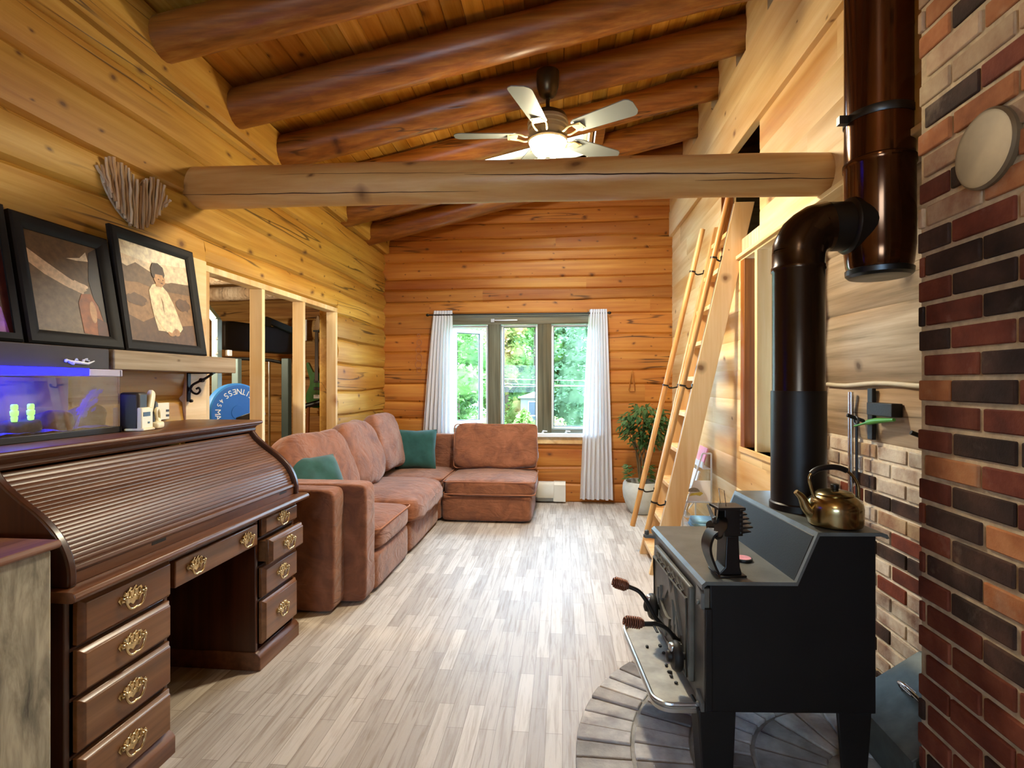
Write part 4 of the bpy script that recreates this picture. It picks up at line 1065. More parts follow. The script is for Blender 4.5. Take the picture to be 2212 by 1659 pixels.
def pillow(name, label, c, s, rot, mat='teal_fabric', seed=0):
    m = MB(); n = 18
    for sg in (-1, 1):
        def fn(u, v):
            a, b = 2 * u - 1, 2 * v - 1; t = (max(0, 1 - a ** 4) * max(0, 1 - b ** 4)) ** .55 * s * .19
            k = 1 - .07 * (1 - abs(a * b)) * max(abs(a), abs(b)) ** 4
            p = Vector((a * s / 2 * k, sg * t, b * s / 2 * k)); w = noise.noise(Vector((a * 2.4 + seed, b * 2.4, seed))) + .6 * abs(noise.noise(Vector((a * 5, b * 4, seed + 3))))
            p.y += sg * w * .016 * (t / (s * .19)); return Vector(c) + rot @ p
        m.grid(fn, n, n) if sg > 0 else m.grid(lambda u, v: fn(1 - u, v), n, n)
    return tag(m.build(name, mat, smooth=60), label, 'cushion', 'teal throw pillows')
pillow('throw_pillow', 'square teal velvet pillow standing in the sofa corner', (-1.585, 5.665, .655), .44, rotz(R(8)) @ rotx(R(-14)), seed=1)
pillow('throw_pillow', 'dark teal pillow slumped behind the near sofa arm', (-1.70, 3.53, .665), .46, rotz(R(58)) @ rotx(R(-34)), seed=5)
m = MB(); m.lathe([(.001, 0), (.022, .006), (.036, .025), (.040, .042), (.034, .064), (.02, .077), (.001, .082)], (-2.02, 4.86, .921), 16)
tag(m.build('blue_ball', 'blue_ball', smooth=60), 'small blue ball on top of the sofa back by the log wall', 'ball')

# ------------------------------------------------------------------ curtains and rod
rod = thing('curtain_rod', 'thin dark curtain rod over the window', 'curtain rod', (-.5, 6.09, 2.15))
m = MB(); m.tube([(-1.56, 6.105, 2.172), (.52, 6.105, 2.172)], .0085, 10); rb = m.build('rod', 'rod_black', rod, smooth=50)
for x in (-1.57, .53):
    m = MB(); m.lathe([(.006, -.02), (.014, -.012), (.018, 0), (.013, .014), (.004, .02)], (x, 6.105, 2.172), 12, (1, 0, 0)); m.build('finial', 'rod_black', rod, smooth=50)
for x in (-1.29, .30):
    m = MB(); m.box(x - .006, x + .006, 6.10, 6.19, 2.166, 2.178); m.box(x - .012, x + .012, 6.178, 6.19, 2.14, 2.20); m.build('bracket', 'rod_black', rod)
def curtain(label, xt0, xt1, xb0, xb1, zt, zb, folds, seed, y0=6.105):
    t = thing('curtain', label, 'curtain', ((xt0 + xt1) / 2, y0, zb), 0, 'white sheer curtains')
    m = MB()
    def fn(u, v):
        s = v ** .8; x = (xt0 + (xt1 - xt0) * u) * (1 - s) + (xb0 + (xb1 - xb0) * u) * s
        amp = .020 + .012 * v; ph = 2 * PI * folds * u + .6 * noise.noise(Vector((u * 3, v * 1.5, seed)))
        return (x + .008 * math.sin(ph * 2 + seed), y0 - .004 + amp * math.sin(ph) * (.75 + .35 * noise.noise(Vector((u * 6, v * 2, seed)))), zt + (zb - zt) * v + .01 * noise.noise(Vector((u * 7, 0, seed))) * v)
    m.grid(fn, folds * 12, 26); m.build('panel', 'sheer_cloth', t, smooth=70)
curtain('white sheer curtain left of the window, tucked behind the sofa corner', -1.505, -1.285, -1.64, -1.27, 2.222, .66, 7, 1.3, 6.118)
curtain('white sheer curtain right of the window falling to the floor', .312, .498, .205, .570, 2.215, .055, 7, 4.4)

# baseboard heater
hb = thing('baseboard_heater', 'cream electric baseboard heater on the log wall beneath the window', 'heater', (-.45, 6.14, .015))
m = MB(); m.prism([(6.185, .02), (6.125, .02), (6.125, .06), (6.118, .075), (6.118, .205), (6.135, .235), (6.185, .24)], 0, -.95, -.06); m.build('housing', 'heater_white', hb, bevel=.003)
m = MB(); m.prism([(6.186, .018), (6.112, .018), (6.112, .21), (6.132, .243), (6.186, .246)], 0, -.10, .036); m.build('end_cap', 'heater_white', hb, bevel=.004)
m = MB(); m.box(-.94, -.105, 6.114, 6.124, .022, .058); m.build('grille', 'heater_grey', hb)

# string of pale rings and a small hook on the back wall
rg = thing('ring_garland', 'faint string of pale rings hanging on the back wall left of the curtain', 'wall decoration', (-1.70, 6.18, 1.50))
for k, (z, r_) in enumerate(((1.94, .018), (1.86, .03), (1.77, .034), (1.68, .036), (1.60, .04), (1.53, .03))):
    m = MB(); m.tube([(-1.70 + .008 * (k % 2) + r_ * math.cos(t), 6.186, z + r_ * 1.15 * math.sin(t)) for t in [2 * PI * q / 18 for q in range(18)]], .003, 6, closed=True); m.build('ring', 'sofa_piping', rg, smooth=50)
wh = MB(); wh.tone = .4
wh.tube([(.79, 6.178, 1.52), (.755, 6.172, 1.30), (.765, 6.172, 1.285), (.815, 6.172, 1.285), (.82, 6.172, 1.30), (.795, 6.178, 1.52)], .006, 7, closed=True)
tag(wh.build('wooden_hanger', 'hewn_log_back', smooth=50), 'thin wooden loop hanging on the back wall above the potted plant', 'wall decoration')

# ------------------------------------------------------------------ potted plant
pp = thing('potted_plant', 'bushy green ficus in a pale round pot in the far right corner', 'plant', (.84, 5.76, 0))
m = MB(); m.lathe([(.10, 0), (.125, .012), (.165, .08), (.195, .17), (.205, .245), (.198, .31), (.185, .338), (.168, .338), (.178, .29), (.17, .27)], (.84, 5.76, 0), 32); m.build('pot', 'pot_ceramic', pp, smooth=50)
m = MB(); m.lathe([(.174, .282), (.001, .295)], (.84, 5.76, 0), 24, cap=False); m.build('soil', 'soil', pp, smooth=60)
m = MB(); rnd = random.Random(31)
tips = []
for k in range(9):
    a = k * .75; q = [Vector((.84 + .02 * math.cos(a), 5.76 + .02 * math.sin(a), .28)), Vector((.84 + .05 * math.cos(a + 1), 5.76 + .05 * math.sin(a + 1), .55)), Vector((.85 + .13 * math.cos(a), 5.72 + .12 * math.sin(a), .80)), Vector((.86 + .22 * math.cos(a), 5.70 + .17 * math.sin(a), .95 + .18 * rnd.random()))]
    sp_ = spline(q, 5); m.tube(sp_, [.012 - .010 * i / (len(sp_) - 1) for i in range(len(sp_))], 6); tips += sp_[7:]
m.build('stem', 'stem_brown', pp, smooth=50)
f = MB()
def leaf(mb, p, d, L_, w, up=Vector((0, 0, 1))):
    d = d.normalized(); s = d.cross(up); s = s.normalized() if s.length > .01 else Vector((1, 0, 0)); nn = s.cross(d)
    r = [p, p + d * L_ * .3 + s * w + nn * .006, p + d * L_ * .7 + s * w * .8 - nn * .004, p + d * L_ - nn * .02, p + d * L_ * .7 - s * w * .8 - nn * .004, p + d * L_ * .3 - s * w + nn * .006, p + d * L_ * .5 - nn * .010]
    mb.add(r, [(0, 1, 6), (1, 2, 6), (2, 3, 6), (3, 4, 6), (4, 5, 6), (5, 0, 6)])
for k in range(520):
    c = Vector((.87, 5.72, .93)); v = Vector((rnd.gauss(0, 1), rnd.gauss(0, 1), rnd.gauss(0, .8))).normalized(); p = c + Vector((v.x * .25, v.y * .2, v.z * .25)) * rnd.uniform(.55, 1.05)
    d = Vector((v.x + rnd.uniform(-.6, .6), v.y + rnd.uniform(-.6, .6), rnd.uniform(-.9, .3))); leaf(f, p, d, rnd.uniform(.05, .085), rnd.uniform(.014, .021))
for k in range(60):
    a = rnd.uniform(0, 6.28); p = Vector((.80 + .11 * math.cos(a), 5.70 + .08 * math.sin(a), rnd.uniform(.36, .52))); leaf(f, p, Vector((math.cos(a), math.sin(a), rnd.uniform(-.2, .6))), rnd.uniform(.05, .08), .014)
f.build('foliage', 'plant_leaf', pp)

# ------------------------------------------------------------------ loft ladder
ld = thing('loft_ladder', 'pine loft ladder with round handrails leaning on the right wall', 'ladder', (.70, 4.15, 0))
def xf(z): return .622 + .2225 * z
for y0, y1, zt in ((3.90, 3.938, 2.66), (4.372, 4.41, 2.62)):
    m = MB(); m.tone = random.random()
    m.prism([(xf(0), 0), (xf(zt), zt), (xf(zt) + .138, zt), (xf(0) + .138, 0)], 1, y0, y1); m.build('stringer', 'ladder_pine', ld, bevel=.003)
for k in range(10):
    z = .10 + .262 * k; m = MB(); m.tone = random.random(); m.box(xf(z) + .010, xf(z) + .128, 3.938, 4.372, z - .016, z + .016); m.build('tread', 'ladder_pine', ld, bevel=.003)
for k, (y, r_, x0, z0, x1, z1) in enumerate(((3.915, .021, .606, .30, 1.176, 2.70), (4.392, .021, .565, .22, 1.118, 2.61))):
    m = MB(); m.tone = .3 + .4 * k; m.tube([(x0 + (x1 - x0) * i / 8, y, z0 + (z1 - z0) * i / 8) for i in range(9)], r_, 14); hr = m.build('handrail', 'rail_wood', ld, smooth=50)
    for z in (.52, 1.36, 2.27):
        xr_ = x0 + (x1 - x0) * (z - z0) / (z1 - z0); m = MB()
        m.tube(spline([(xr_ + .012, y, z - .004), (xr_ + .04, y, z - .022), (xf(z) + .004, y, z - .012)], 4), .006, 8); m.box(xf(z) - .004, xf(z) + .006, y - .014, y + .014, z - .035, z + .012); m.lathe([(.025, -.006), (.025, .006)], (xr_, y, z), 12, (.22, 0, .97))
        m.build('rail_bracket', 'rod_black', hr, smooth=40)

# ------------------------------------------------------------------ children's book rack by the right wall
br = thing('book_rack', 'white A-shaped book rack by the right wall beside the ladder foot', 'book rack', (1.1, 4.75, 0))
for y in (4.50, 5.02):
    m = MB()
    for a, b in (((1.145, .80), (1.215, .80)), ((1.145, .80), (.985, .28)), ((1.215, .80), (1.215, 0)), ((.985, .28), (.985, 0)), ((.985, .40), (1.215, .40)), ((.985, .02), (1.215, .30))): m.beam((a[0], y, a[1]), (b[0], y, b[1]), .012, .014, (0, 1, 0))
    m.build('side_frame', 'white_vinyl', br, bevel=.002)
for x, z in ((1.18, .70), (1.10, .50), (1.04, .30)):
    m = MB(); m.beam((x - .03, 4.50, z), (x - .03, 5.02, z), .012, .05); m.box(x - .03, x + .03, 4.5, 5.02, z - .03, z - .024); m.build('shelf_rail', 'white_vinyl', br)
def book(label, y0, y1, x, z, h, tilt, mat, mark=None):
    t = thing('picture_book', label, 'book', (x, (y0 + y1) / 2, z), 0, 'picture books on the white rack')
    m = MB(); m.beam((x, (y0 + y1) / 2, z), (x + tilt, (y0 + y1) / 2, z + h), y1 - y0, .012, (-1, 0, .2)); m.build('cover', mat, t)
book('pink picture book on the top ledge of the white rack', 4.54, 4.78, 1.155, .675, .16, .045, 'pink_card'); book('pale picture book on the middle ledge of the white rack', 4.53, 4.80, 1.085, .475, .17, .045, 'sheet_white'); book('tan picture book on the lower ledge of the white rack', 4.56, 4.82, 1.02, .275, .15, .05, 'pine_board')
plain('print_grey', '8a8478', .7, var=.4, vscale=30); plain('print_yellow', 'c8b850', .7, var=.3, vscale=30)
pc = thing('printed_card', 'pale card with a grey and yellow animal print on the rack side', 'picture', (1.10, 4.49, .405))
m = MB(); m.prism([(1.015, .41), (1.205, .41), (1.205, .58), (1.07, .58)], 1, 4.484, 4.488); m.build('card', 'sheet_white', pc)
m = MB(); m.cur = 0; m.prism([(1.05 + .05 * math.cos(t) + .02, .475 + .035 * math.sin(t) + .012) for t in [PI * k / 8 for k in range(9)]], 1, 4.4815, 4.4835); m.cur = 1; m.prism([(1.035, .452), (1.05, .475), (1.09, .48), (1.13, .488), (1.145, .475), (1.12, .455), (1.09, .462)], 1, 4.480, 4.4825); m.build('animal_print', ['print_grey', 'print_yellow'], pc)
tb = thing('storage_tub', 'pale storage tub standing beyond the stove by the right wall', 'tub', (1.07, 4.2, 0))
m = MB(); m.box(.97, 1.20, 4.08, 4.34, 0, .255); m.build('body', 'sheet_white', tb, bevel=.012)
m = MB(); m.box(.96, 1.21, 4.07, 4.35, .255, .275); m.build('rim', 'heater_white', tb, bevel=.004)
m = MB()
for k in range(3): m.rounded((1.075, 4.20, .288 + .022 * k), (.20 - .01 * k, .22 - .02 * k, .026), e=5, n=8, wr=.004, wf=9, seed=k)
tag(m.build('folded_cloth', 'blue_cloth', smooth=60), 'folded pale blue cloth on the storage tub', 'cloth')

# ------------------------------------------------------------------ hearth of radial bricks
HC = (1.03, 1.90); HZ = .055
he = MB(); rnd = random.Random(2)
plain('hearth_mortar', '8e8a84', .95, var=.2, vscale=25, bump=.5)
he.cur = 0; he.lathe([(.965, .001), (.965, HZ - .008)], (HC[0], HC[1], 0), 96)
brickmat('hearth_brick', '868282', '9c9a98', 'b4b2ae', smear='cfcac4', amount=.5)
brickmat('hearth_brick_dark', '66625f', '7e7a78', '928e8a', smear='b0aaa4', amount=.3)
def wedge(r0, r1, a0, a1, z1, cur):
    he.cur = cur; he.tone = rnd.random(); vs = []
    for z in (.012, z1):
        for r_, a in ((r0, a0), (r1, a0), (r1, (a0 + a1) / 2), (r1, a1), (r0, a1), (r0, (a0 + a1) / 2)): vs.append((HC[0] + r_ * math.cos(a), HC[1] + r_ * math.sin(a), z))
    he.add(vs, [(5, 4, 3, 2, 1, 0), (6, 7, 8, 9, 10, 11)] + [(k, (k + 1) % 6, 6 + (k + 1) % 6, 6 + k) for k in range(6)])
for r0, r1, n in ((.785, .983, 66), (.575, .772, 52), (.365, .562, 36), (.12, .352, 20)):
    for k in range(n):
        a0 = 2 * PI * k / n; a1 = 2 * PI * (k + 1) / n - .010 / r1
        x, y = HC[0] + r1 * math.cos((a0 + a1) / 2), HC[1] + r1 * math.sin((a0 + a1) / 2)
        if x > XC - .02 or (x > XP - .03 and y < YP + .02): continue
        wedge(r0, r1, a0 + rnd.uniform(-.004, .004), a1 + rnd.uniform(-.004, .002), HZ + rnd.uniform(-.003, .004), 1 if rnd.random() < .7 else 2)
# cut the mortar bed at the walls
he.v = [(min(x, XC - .012) if y > YP - .0 else min(x, XP - .012), y, z) for x, y, z in he.v]
ho = he.build('brick_hearth', ['hearth_mortar', 'hearth_brick', 'hearth_brick_dark'], bevel=.005)
tag(ho, 'round grey brick hearth pad of radial bricks under the wood stove', 'hearth')

# ------------------------------------------------------------------ wood stove (local frame: x towards the back, y along the front)
SA = R(4.4); SO = (.470, 1.755, HZ + .004)
stove = thing('wood_stove', 'black step-top wood stove standing on four legs on the brick hearth', 'stove', SO, SA)
def Z(z): return z - SO[2]
m = MB(); SW = .635
m.prism([(0, Z(.325)), (0, Z(.735)), (.262, Z(.735)), (.328, Z(.893)), (.525, Z(.893)), (.525, Z(.325))], 1, 0, SW); m.build('body', 'stove_black', stove, local=True, bevel=.004)
m = MB()
U = [(-.030, .722), (-.030, .738), (-.018, .748), (.268, .748), (.336, .906), (.535, .906), (.553, .900), (.559, .888)]
Lw = [(-.024, .722), (-.022, .730), (-.014, .7365), (.272, .7365), (.341, .8945), (.535, .8945), (.545, .892), (.551, .886)]
n_ = len(U); y0_, y1_ = -.012, SW + .012
m.add([(x, y, Z(z)) for y in (y0_, y1_) for x, z in U + Lw], [f for k in range(n_ - 1) for f in ((k, k + 1, 2 * n_ + k + 1, 2 * n_ + k), (n_ + k + 1, n_ + k, 3 * n_ + k, 3 * n_ + k + 1), (k + 1, k, n_ + k, n_ + k + 1), (2 * n_ + k, 2 * n_ + k + 1, 3 * n_ + k + 1, 3 * n_ + k))] + [(0, 2 * n_, 3 * n_, n_), (n_ - 1, 2 * n_ - 1, 4 * n_ - 1, 3 * n_ - 1)])
m.build('top_plate', 'stove_plate', stove, smooth=35, local=True)
for x0, x1, y0, nm in ((-.035, .085, 0, 1), (.405, .515, 0, -1), (-.035, .085, SW, 1), (.405, .515, SW, -1)):
    s = 1 if y0 == 0 else -1; m = MB(); tp = [(x0, Z(.33)), (x1, Z(.33)), (x1 - .012 * 1 if nm > 0 else x1 - .018, 0), (x0 + .022 if nm < 0 else x0 + .02, 0)]
    m.prism(tp, 1, y0 + (s * .004), y0 + s * .016); m.prism([(p[0] * 1, p[1]) for p in ((x0 if nm > 0 else x1 - .012, Z(.33)), (x0 + .012 if nm > 0 else x1, Z(.33)), (x0 + .032 if nm > 0 else x1 - .018, 0), (x0 + .02 if nm > 0 else x1 - .030, 0))], 1, y0 + s * .016, y0 + s * .095)
    m.build('leg', 'stove_black', stove, local=True, bevel=.004)
# front plate, door with relief, draft knobs, brackets
m = MB(); m.box(-.020, 0, .0, SW, Z(.335), Z(.722)); m.build('front_plate', 'stove_front', stove, local=True, bevel=.003)
m = MB(); m.box(-.042, -.018, .085, .555, Z(.372), Z(.695)); door = m.build('door', 'stove_front', stove, local=True, bevel=.008)
m = MB(); rnd = random.Random(4)
def rel(pts, d=.008): m.prism([(y, Z(z)) for y, z in pts], 0, -.042 - d, -.040)
rel([(.15, .50), (.24, .645), (.27, .60), (.31, .66), (.40, .53), (.36, .545), (.31, .60), (.27, .55), (.24, .59)])
for y, h in ((.20, .11), (.25, .13), (.42, .12), (.46, .10)):
    for k in range(3): w = .028 - .007 * k; z = .44 + h * k / 3; rel([(y - w, z), (y + w, z), (y, z + h * .45)], .006 + .002 * k)
rel([(.30, .44), (.38, .47), (.41, .52), (.37, .50), (.33, .49), (.28, .50), (.29, .46)], .012)
for k in range(7): y = .13 + .055 * k; m.tube([(-.044, y, Z(.668)), (-.046, y + .02, Z(.682)), (-.044, y + .036, Z(.668)), (-.044, y + .018, Z(.660))], .005, 6, closed=True)
m.tube([(-.044, .10, Z(.388)), (-.044, .54, Z(.388)), (-.044, .54, Z(.648)), (-.044, .10, Z(.648))], .006, 6, closed=True)
for y, s, n_ in ((.19, .07, 6), (.40, .06, 7)):
    for k in range(n_): m.tube([(-.046, y + (k - n_ / 2) * .011, Z(.40)), (-.048, y + (k - n_ / 2) * .013, Z(.40 + s))], .004, 5)
m.build('door_relief', 'stove_front', door, local=True, smooth=40)['label'] = 'cast relief on the stove door'
for y, z in ((.115, .447), (.445, .478)):
    m = MB(); m.lathe([(.012, -.02), (.012, .018), (.046, .018), (.050, .026), (.050, .036), (.042, .046), (.022, .050), (.018, .062), (.006, .066)], (-.044, y, Z(z)), 24, (-1, 0, 0)); kb = m.build('draft_knob', 'stove_black', stove, smooth=40, local=True)
    m = MB(); m.rounded((-.085, y, Z(z + .030)), (.030, .036, .030), e=3, n=6); m.build('knob_cap', 'nickel', kb, smooth=60, local=True)
for y0, z0, z1 in ((-.004, .655, .725), (-.004, .328, .378)):
    m = MB(); m.prism([(y0, Z(z0)), (y0 + .055, Z(z0 + .012)), (y0 + .05, Z(z1)), (y0, Z(z1 - .02))], 0, -.030, -.018); m.lathe([(.008, 0), (.008, .008), (.003, .01)], (-.030, y0 + .018, Z(z0 + .018)), 8, (-1, 0, 0)); m.build('hinge_plate', 'stove_plate', stove, local=True, bevel=.002)
m = MB(); m.box(-.018, .004, -.012, .004, Z(.335), Z(.66)); m.build('corner_post', 'stove_black', stove, local=True, bevel=.003)
m = MB(); m.prism([(.0, SW - .03), (-.035, SW - .012), (-.062, SW - .01), (-.066, SW + .012), (-.05, SW + .02), (0, SW + .015)], 2, Z(.700), Z(.714)); m.lathe([(.010, 0), (.010, .018), (.004, .022)], (-.052, SW + .004, Z(.712)), 10); m.build('door_latch', 'stove_plate', stove, local=True, bevel=.002)
# ash shelf
def rrect(x0, x1, y0, y1, r, n=6):
    o = []
    for cx, cy, a in ((x1, y1, None), (x0 + r, y1 - r, 90), (x0 + r, y0 + r, 180), (x1, y0, None)):
        if a is None: o.append((cx, cy)); continue
        for k in range(n + 1): t = R(a + 90 * k / n); o.append((cx + r * math.cos(t), cy + r * math.sin(t)))
    return o
m = MB(); m.prism(rrect(-.165, -.012, .03, .61, .06), 2, Z(.318), Z(.326)); tray = m.build('ash_shelf', 'ash_tray_grey', stove, local=True, smooth=40)
m = MB(); pr = rrect(-.165, -.014, .03, .61, .06); m.tube([(a, b, Z(.332)) for a, b in pr], .007, 8); m.prism(rrect(-.168, -.012, .027, .613, .06), 2, Z(.306), Z(.3185)); m.build('rim', 'nickel', tray, local=True, smooth=40)
m = MB(); rnd = random.Random(6)
for _ in range(8): m.rounded((rnd.uniform(-.13, -.03), rnd.uniform(.08, .5), Z(.330)), (.014 * rnd.uniform(.5, 1.4), .012, .008), rotz(rnd.random() * 3), e=2.5, n=4, wr=.002, wf=60, seed=rnd.random() * 9)
cinder = m.build('ash_crumbs', 'stove_black', tray, local=True); cinder['kind'] = 'stuff'
# spring handles
ca, sa_ = math.cos(SA), math.sin(SA)
def wl(x, y, z):
    dx, dy = x - SO[0], y - SO[1]; return Vector((dx * ca + dy * sa_, -dx * sa_ + dy * ca, z - SO[2]))
for k, (path, tip, dr) in enumerate((([(.440, 1.93, .438), (.385, 1.93, .490), (.330, 1.93, .545), (.300, 1.93, .60), (.272, 1.935, .635), (.235, 1.94, .650)], (.200, 1.94, .660), None), ([(.405, 1.925, .455), (.375, 1.92, .505), (.335, 1.915, .530), (.285, 1.91, .533)], (.235, 1.905, .539), None))):
    m = MB(); m.tube(spline([wl(*p) for p in path], 5), .0075, 8); h_ = m.build('door_handle', 'stove_black', stove, local=True, smooth=50)
    a, b = wl(*path[-1]), wl(*tip); d = (b - a); m = MB(); L_ = d.length + .02; d.normalize(); u = d.cross(Vector((0, 1, 0))).normalized(); w = d.cross(u); hx = []
    for q in range(9 * 12 + 1):
        t = q / (9 * 12); rr = .008 + .010 * min(1, t * 5, (1 - t) * 5 + .25); ang = 2 * PI * 9 * t; hx.append(a + d * (L_ * t) + (u * math.cos(ang) + w * math.sin(ang)) * rr)
    m.tube(hx, .0033, 6); m.tube([a, a + d * L_], .006, 6); m.build('coil_grip', 'coil_bronze', h_, local=True, smooth=60)

# stove pipe, tee and flue
PXc, PYc = .885, 2.10
sp = thing('stove_pipe', 'black stove pipe rising from the stove and elbowing into the flue', 'pipe', (PXc, PYc, .907))
m = MB(); m.lathe([(.100, .907), (.100, .93), (.0945, .935), (.0945, 1.345), (.0935, 1.35)], (PXc, PYc, 0), 32); m.build('lower_pipe', 'pipe_matt', sp, smooth=40)
m = MB(); m.lathe([(.090, 1.345), (.090, 1.795), (.0935, 1.800), (.0935, 1.815), (.090, 1.82), (.090, 1.875)], (PXc, PYc, 0), 32); m.build('upper_pipe', 'pipe_gloss', sp, smooth=40)
ZH = 1.965; m = MB(); rb = .10; ring = []
for k, a in enumerate((0, 16, 16, 45, 45, 74, 74, 90)):
    t = R(a); c = Vector((PXc + rb - rb * math.cos(t), PYc, ZH - rb + rb * math.sin(t))); ring.append((c, .0905 if k % 2 == 0 else .0925))
m.tube([(PXc, PYc, 1.868)] + [r_[0] for r_ in ring], [.0905] + [r_[1] for r_ in ring], 32); m.build('elbow', 'pipe_gloss', sp, smooth=25)
m = MB(); m.lathe([(.090, PXc + rb - .004), (.090, 1.052), (.100, 1.056), (.104, 1.062), (.100, 1.09), (.10, 1.12)], (0, PYc, ZH), 32, (1, 0, 0)); m.build('collar', 'pipe_matt', sp, smooth=40)
fx = 1.172; fl_ = thing('chimney_flue', 'wide glossy dark metal flue with tee running up beside the chimney', 'pipe', (fx, PYc, 1.76))
m = MB(); m.lathe([(.100, 1.795), (.107, 1.815), (.114, 1.88), (.113, 2.175), (.117, 2.18), (.117, 2.20), (.112, 2.205), (.112, 3.95)], (fx, PYc, 0), 40); m.build('flue_body', 'flue_gloss', fl_, smooth=40)
m = MB(); m.lathe([(.02, 1.772), (.075, 1.768), (.098, 1.772), (.108, 1.782), (.110, 1.80), (.100, 1.806)], (fx, PYc, 0), 36); m.build('tee_cap', 'dark_steel', fl_, smooth=35)
m = MB(); m.lathe([(.114, 2.345), (.1155, 2.348), (.1155, 2.372), (.114, 2.375)], (fx, PYc, 0), 36, cap=False); m.box(fx - .145, fx - .112, PYc - .012, PYc + .012, 2.345, 2.375); m.build('band_clamp', 'dark_steel', fl_, smooth=35)

# ------------------------------------------------------------------ things on the stove
kt = thing('brass_kettle', 'brass kettle with black handle standing on the high step of the stove', 'kettle', (.902, 1.865, .9075), R(4))
m = MB(); m.lathe([(.070, 0), (.080, .004), (.0835, .014), (.084, .06), (.081, .078), (.066, .094), (.056, .100), (.05, .104)], (0, 0, 0), 32); m.build('body', 'brass', kt, smooth=45, local=True)
m = MB(); m.lathe([(.056, .100), (.058, .104), (.050, .111), (.02, .118), (.001, .119)], (0, 0, 0), 28); lid = m.build('lid', 'brass', kt, smooth=40, local=True)
m = MB(); m.lathe([(.010, .117), (.013, .123), (.013, .134), (.009, .137)], (0, 0, 0), 14); m.build('lid_knob', 'black_plastic', lid, smooth=40, local=True)
m = MB(); m.tube(spline([(-.066, 0, .035), (-.092, 0, .056), (-.108, 0, .090), (-.128, 0, .110)], 5), [.022 - .0135 * k / 15 for k in range(16)], 12); m.build('spout', 'brass', kt, smooth=60, local=True)
m = MB(); hp_ = spline([(-.066, 0, .088), (-.078, 0, .125), (-.083, 0, .160), (-.055, 0, .185), (0, 0, .192), (.045, 0, .176), (.075, 0, .135), (.079, 0, .085)], 6); m.tube(hp_, .005, 8); hd_ = m.build('handle', 'brass', kt, smooth=60, local=True)
m = MB(); m.tube(hp_[14:30], .0095, 10); m.build('grip', 'black_plastic', hd_, smooth=60, local=True)
ef = thing('stove_fan', 'black heat powered fan standing on the low step of the stove', 'fan', (.532, 1.828, .7485), R(8)); ef.scale = (1.06, 1.06, 1.06)
m = MB(); m.box(-.030, .055, -.045, .045, 0, .006); m.prism([(-.03, .006), (.045, .006), (.038, .03), (.034, .125), (-.004, .125), (-.008, .03)], 1, -.034, .034); m.build('base', 'black_plastic', ef, local=True, bevel=.003)
m = MB(); cp = [(-.030, .006), (-.042, .03), (-.056, .07), (-.056, .098), (-.045, .125), (-.028, .14)]; pts = [(x, 0, z) for x, z in cp]
sp2 = spline(pts, 4); m.prism([(p.x, p.z) for p in sp2] + [(p.x + .008, p.z) for p in sp2[::-1]], 1, -.032, .032); m.build('front_leg', 'black_plastic', ef, local=True, smooth=40)
m = MB(); m.box(-.012, .045, -.038, .038, .125, .205)
for k in range(6): m.prism([(.035, .132 + .0135 * k), (.075 - .006 * abs(k - 1.0), .137 + .0135 * k), (.075 - .006 * abs(k - 1.0), .141 + .0135 * k), (.035, .1395 + .0135 * k)], 1, -.042, .042)
m.box(-.03, .055, -.036, .036, .203, .212); m.build('heat_sink', 'black_plastic', ef, local=True, bevel=.0015)
m = MB(); m.lathe([(.012, 0), (.014, .014), (.008, .022)], (-.012, 0, .165), 14, (-1, 0, 0)); hb_ = m.build('hub', 'dark_steel', ef, local=True, smooth=40)
for k in range(4):
    m = MB(); rx = rotx(R(90 * k + 20)) ; tw = rotz(R(24))
    def bl(u, v):
        rr = .012 + .050 * u; wv = (.010 + .022 * math.sin(PI * min(1, u * .8 + .12))) * (2 * v - 1); q = Vector((-.024 + wv * .42, wv, rr)); return Vector((0, 0, .165)) + rx @ q
    m.grid(bl, 8, 4); m.grid(lambda u, v: bl(u, 1 - v) + Vector((.0015, 0, 0)), 8, 4); m.build('blade', 'nickel' if k == 0 else 'black_plastic', ef, local=True, smooth=60)
m = MB(); m.tube([(.0, -.02, .212), (-.006, -.02, .262), (-.006, .02, .262), (.0, .02, .212)], .0012, 5); m.build('wire_handle', 'steel', ef, local=True)
th = thing('stove_thermometer', 'small round pink faced thermometer lying behind the stove fan', 'thermometer', (.640, 1.965, .7485))
m = MB(); m.lathe([(.031, 0), (.032, .004), (.031, .009), (.028, .010)], (.640, 1.965, .7485), 24); cs = m.build('case', 'black_plastic', th, smooth=40)
m = MB(); m.lathe([(.027, 0), (.001, .0008)], (.640, 1.965, .7587), 24, cap=False); m.build('dial', 'pink_card', cs)

# ------------------------------------------------------------------ recess wall fittings
cb = MB(); cb.tube([(1.422 + .004 * math.sin(k * 1.1), 1.75 + 1.27 * k / 14, 1.372 + .006 * math.sin(k * .9)) for k in range(15)], .011, 8)
plain('cable_grey', 'b0a48c', .6)
tag(cb.build('wall_cable', 'cable_grey', smooth=60), 'pale cable running along the painted logs behind the stove pipe', 'cable')
cd = MB(); cd.tube([(1.40, 2.74, .20), (1.40, 2.74, 1.335)], .0125, 10); tag(cd.build('steel_conduit', 'steel', smooth=60), 'thin upright steel tube standing against the brick behind the stove pipe', 'tube')
ib = thing('bracket_or_notch', 'black L shape standing in for a shadowed notch in the painted logs behind the stove', 'bracket', (1.40, 2.56, 1.14))  # dark L stands in for the shade inside a notch of the logs
m = MB(); m.box(1.402, 1.420, 2.565, 2.605, 1.12, 1.355); m.build('upright', 'black_iron', ib, bevel=.003)
m = MB(); m.box(1.375, 1.420, 2.375, 2.56, 1.235, 1.292); m.build('ledge', 'black_iron', ib, bevel=.003)
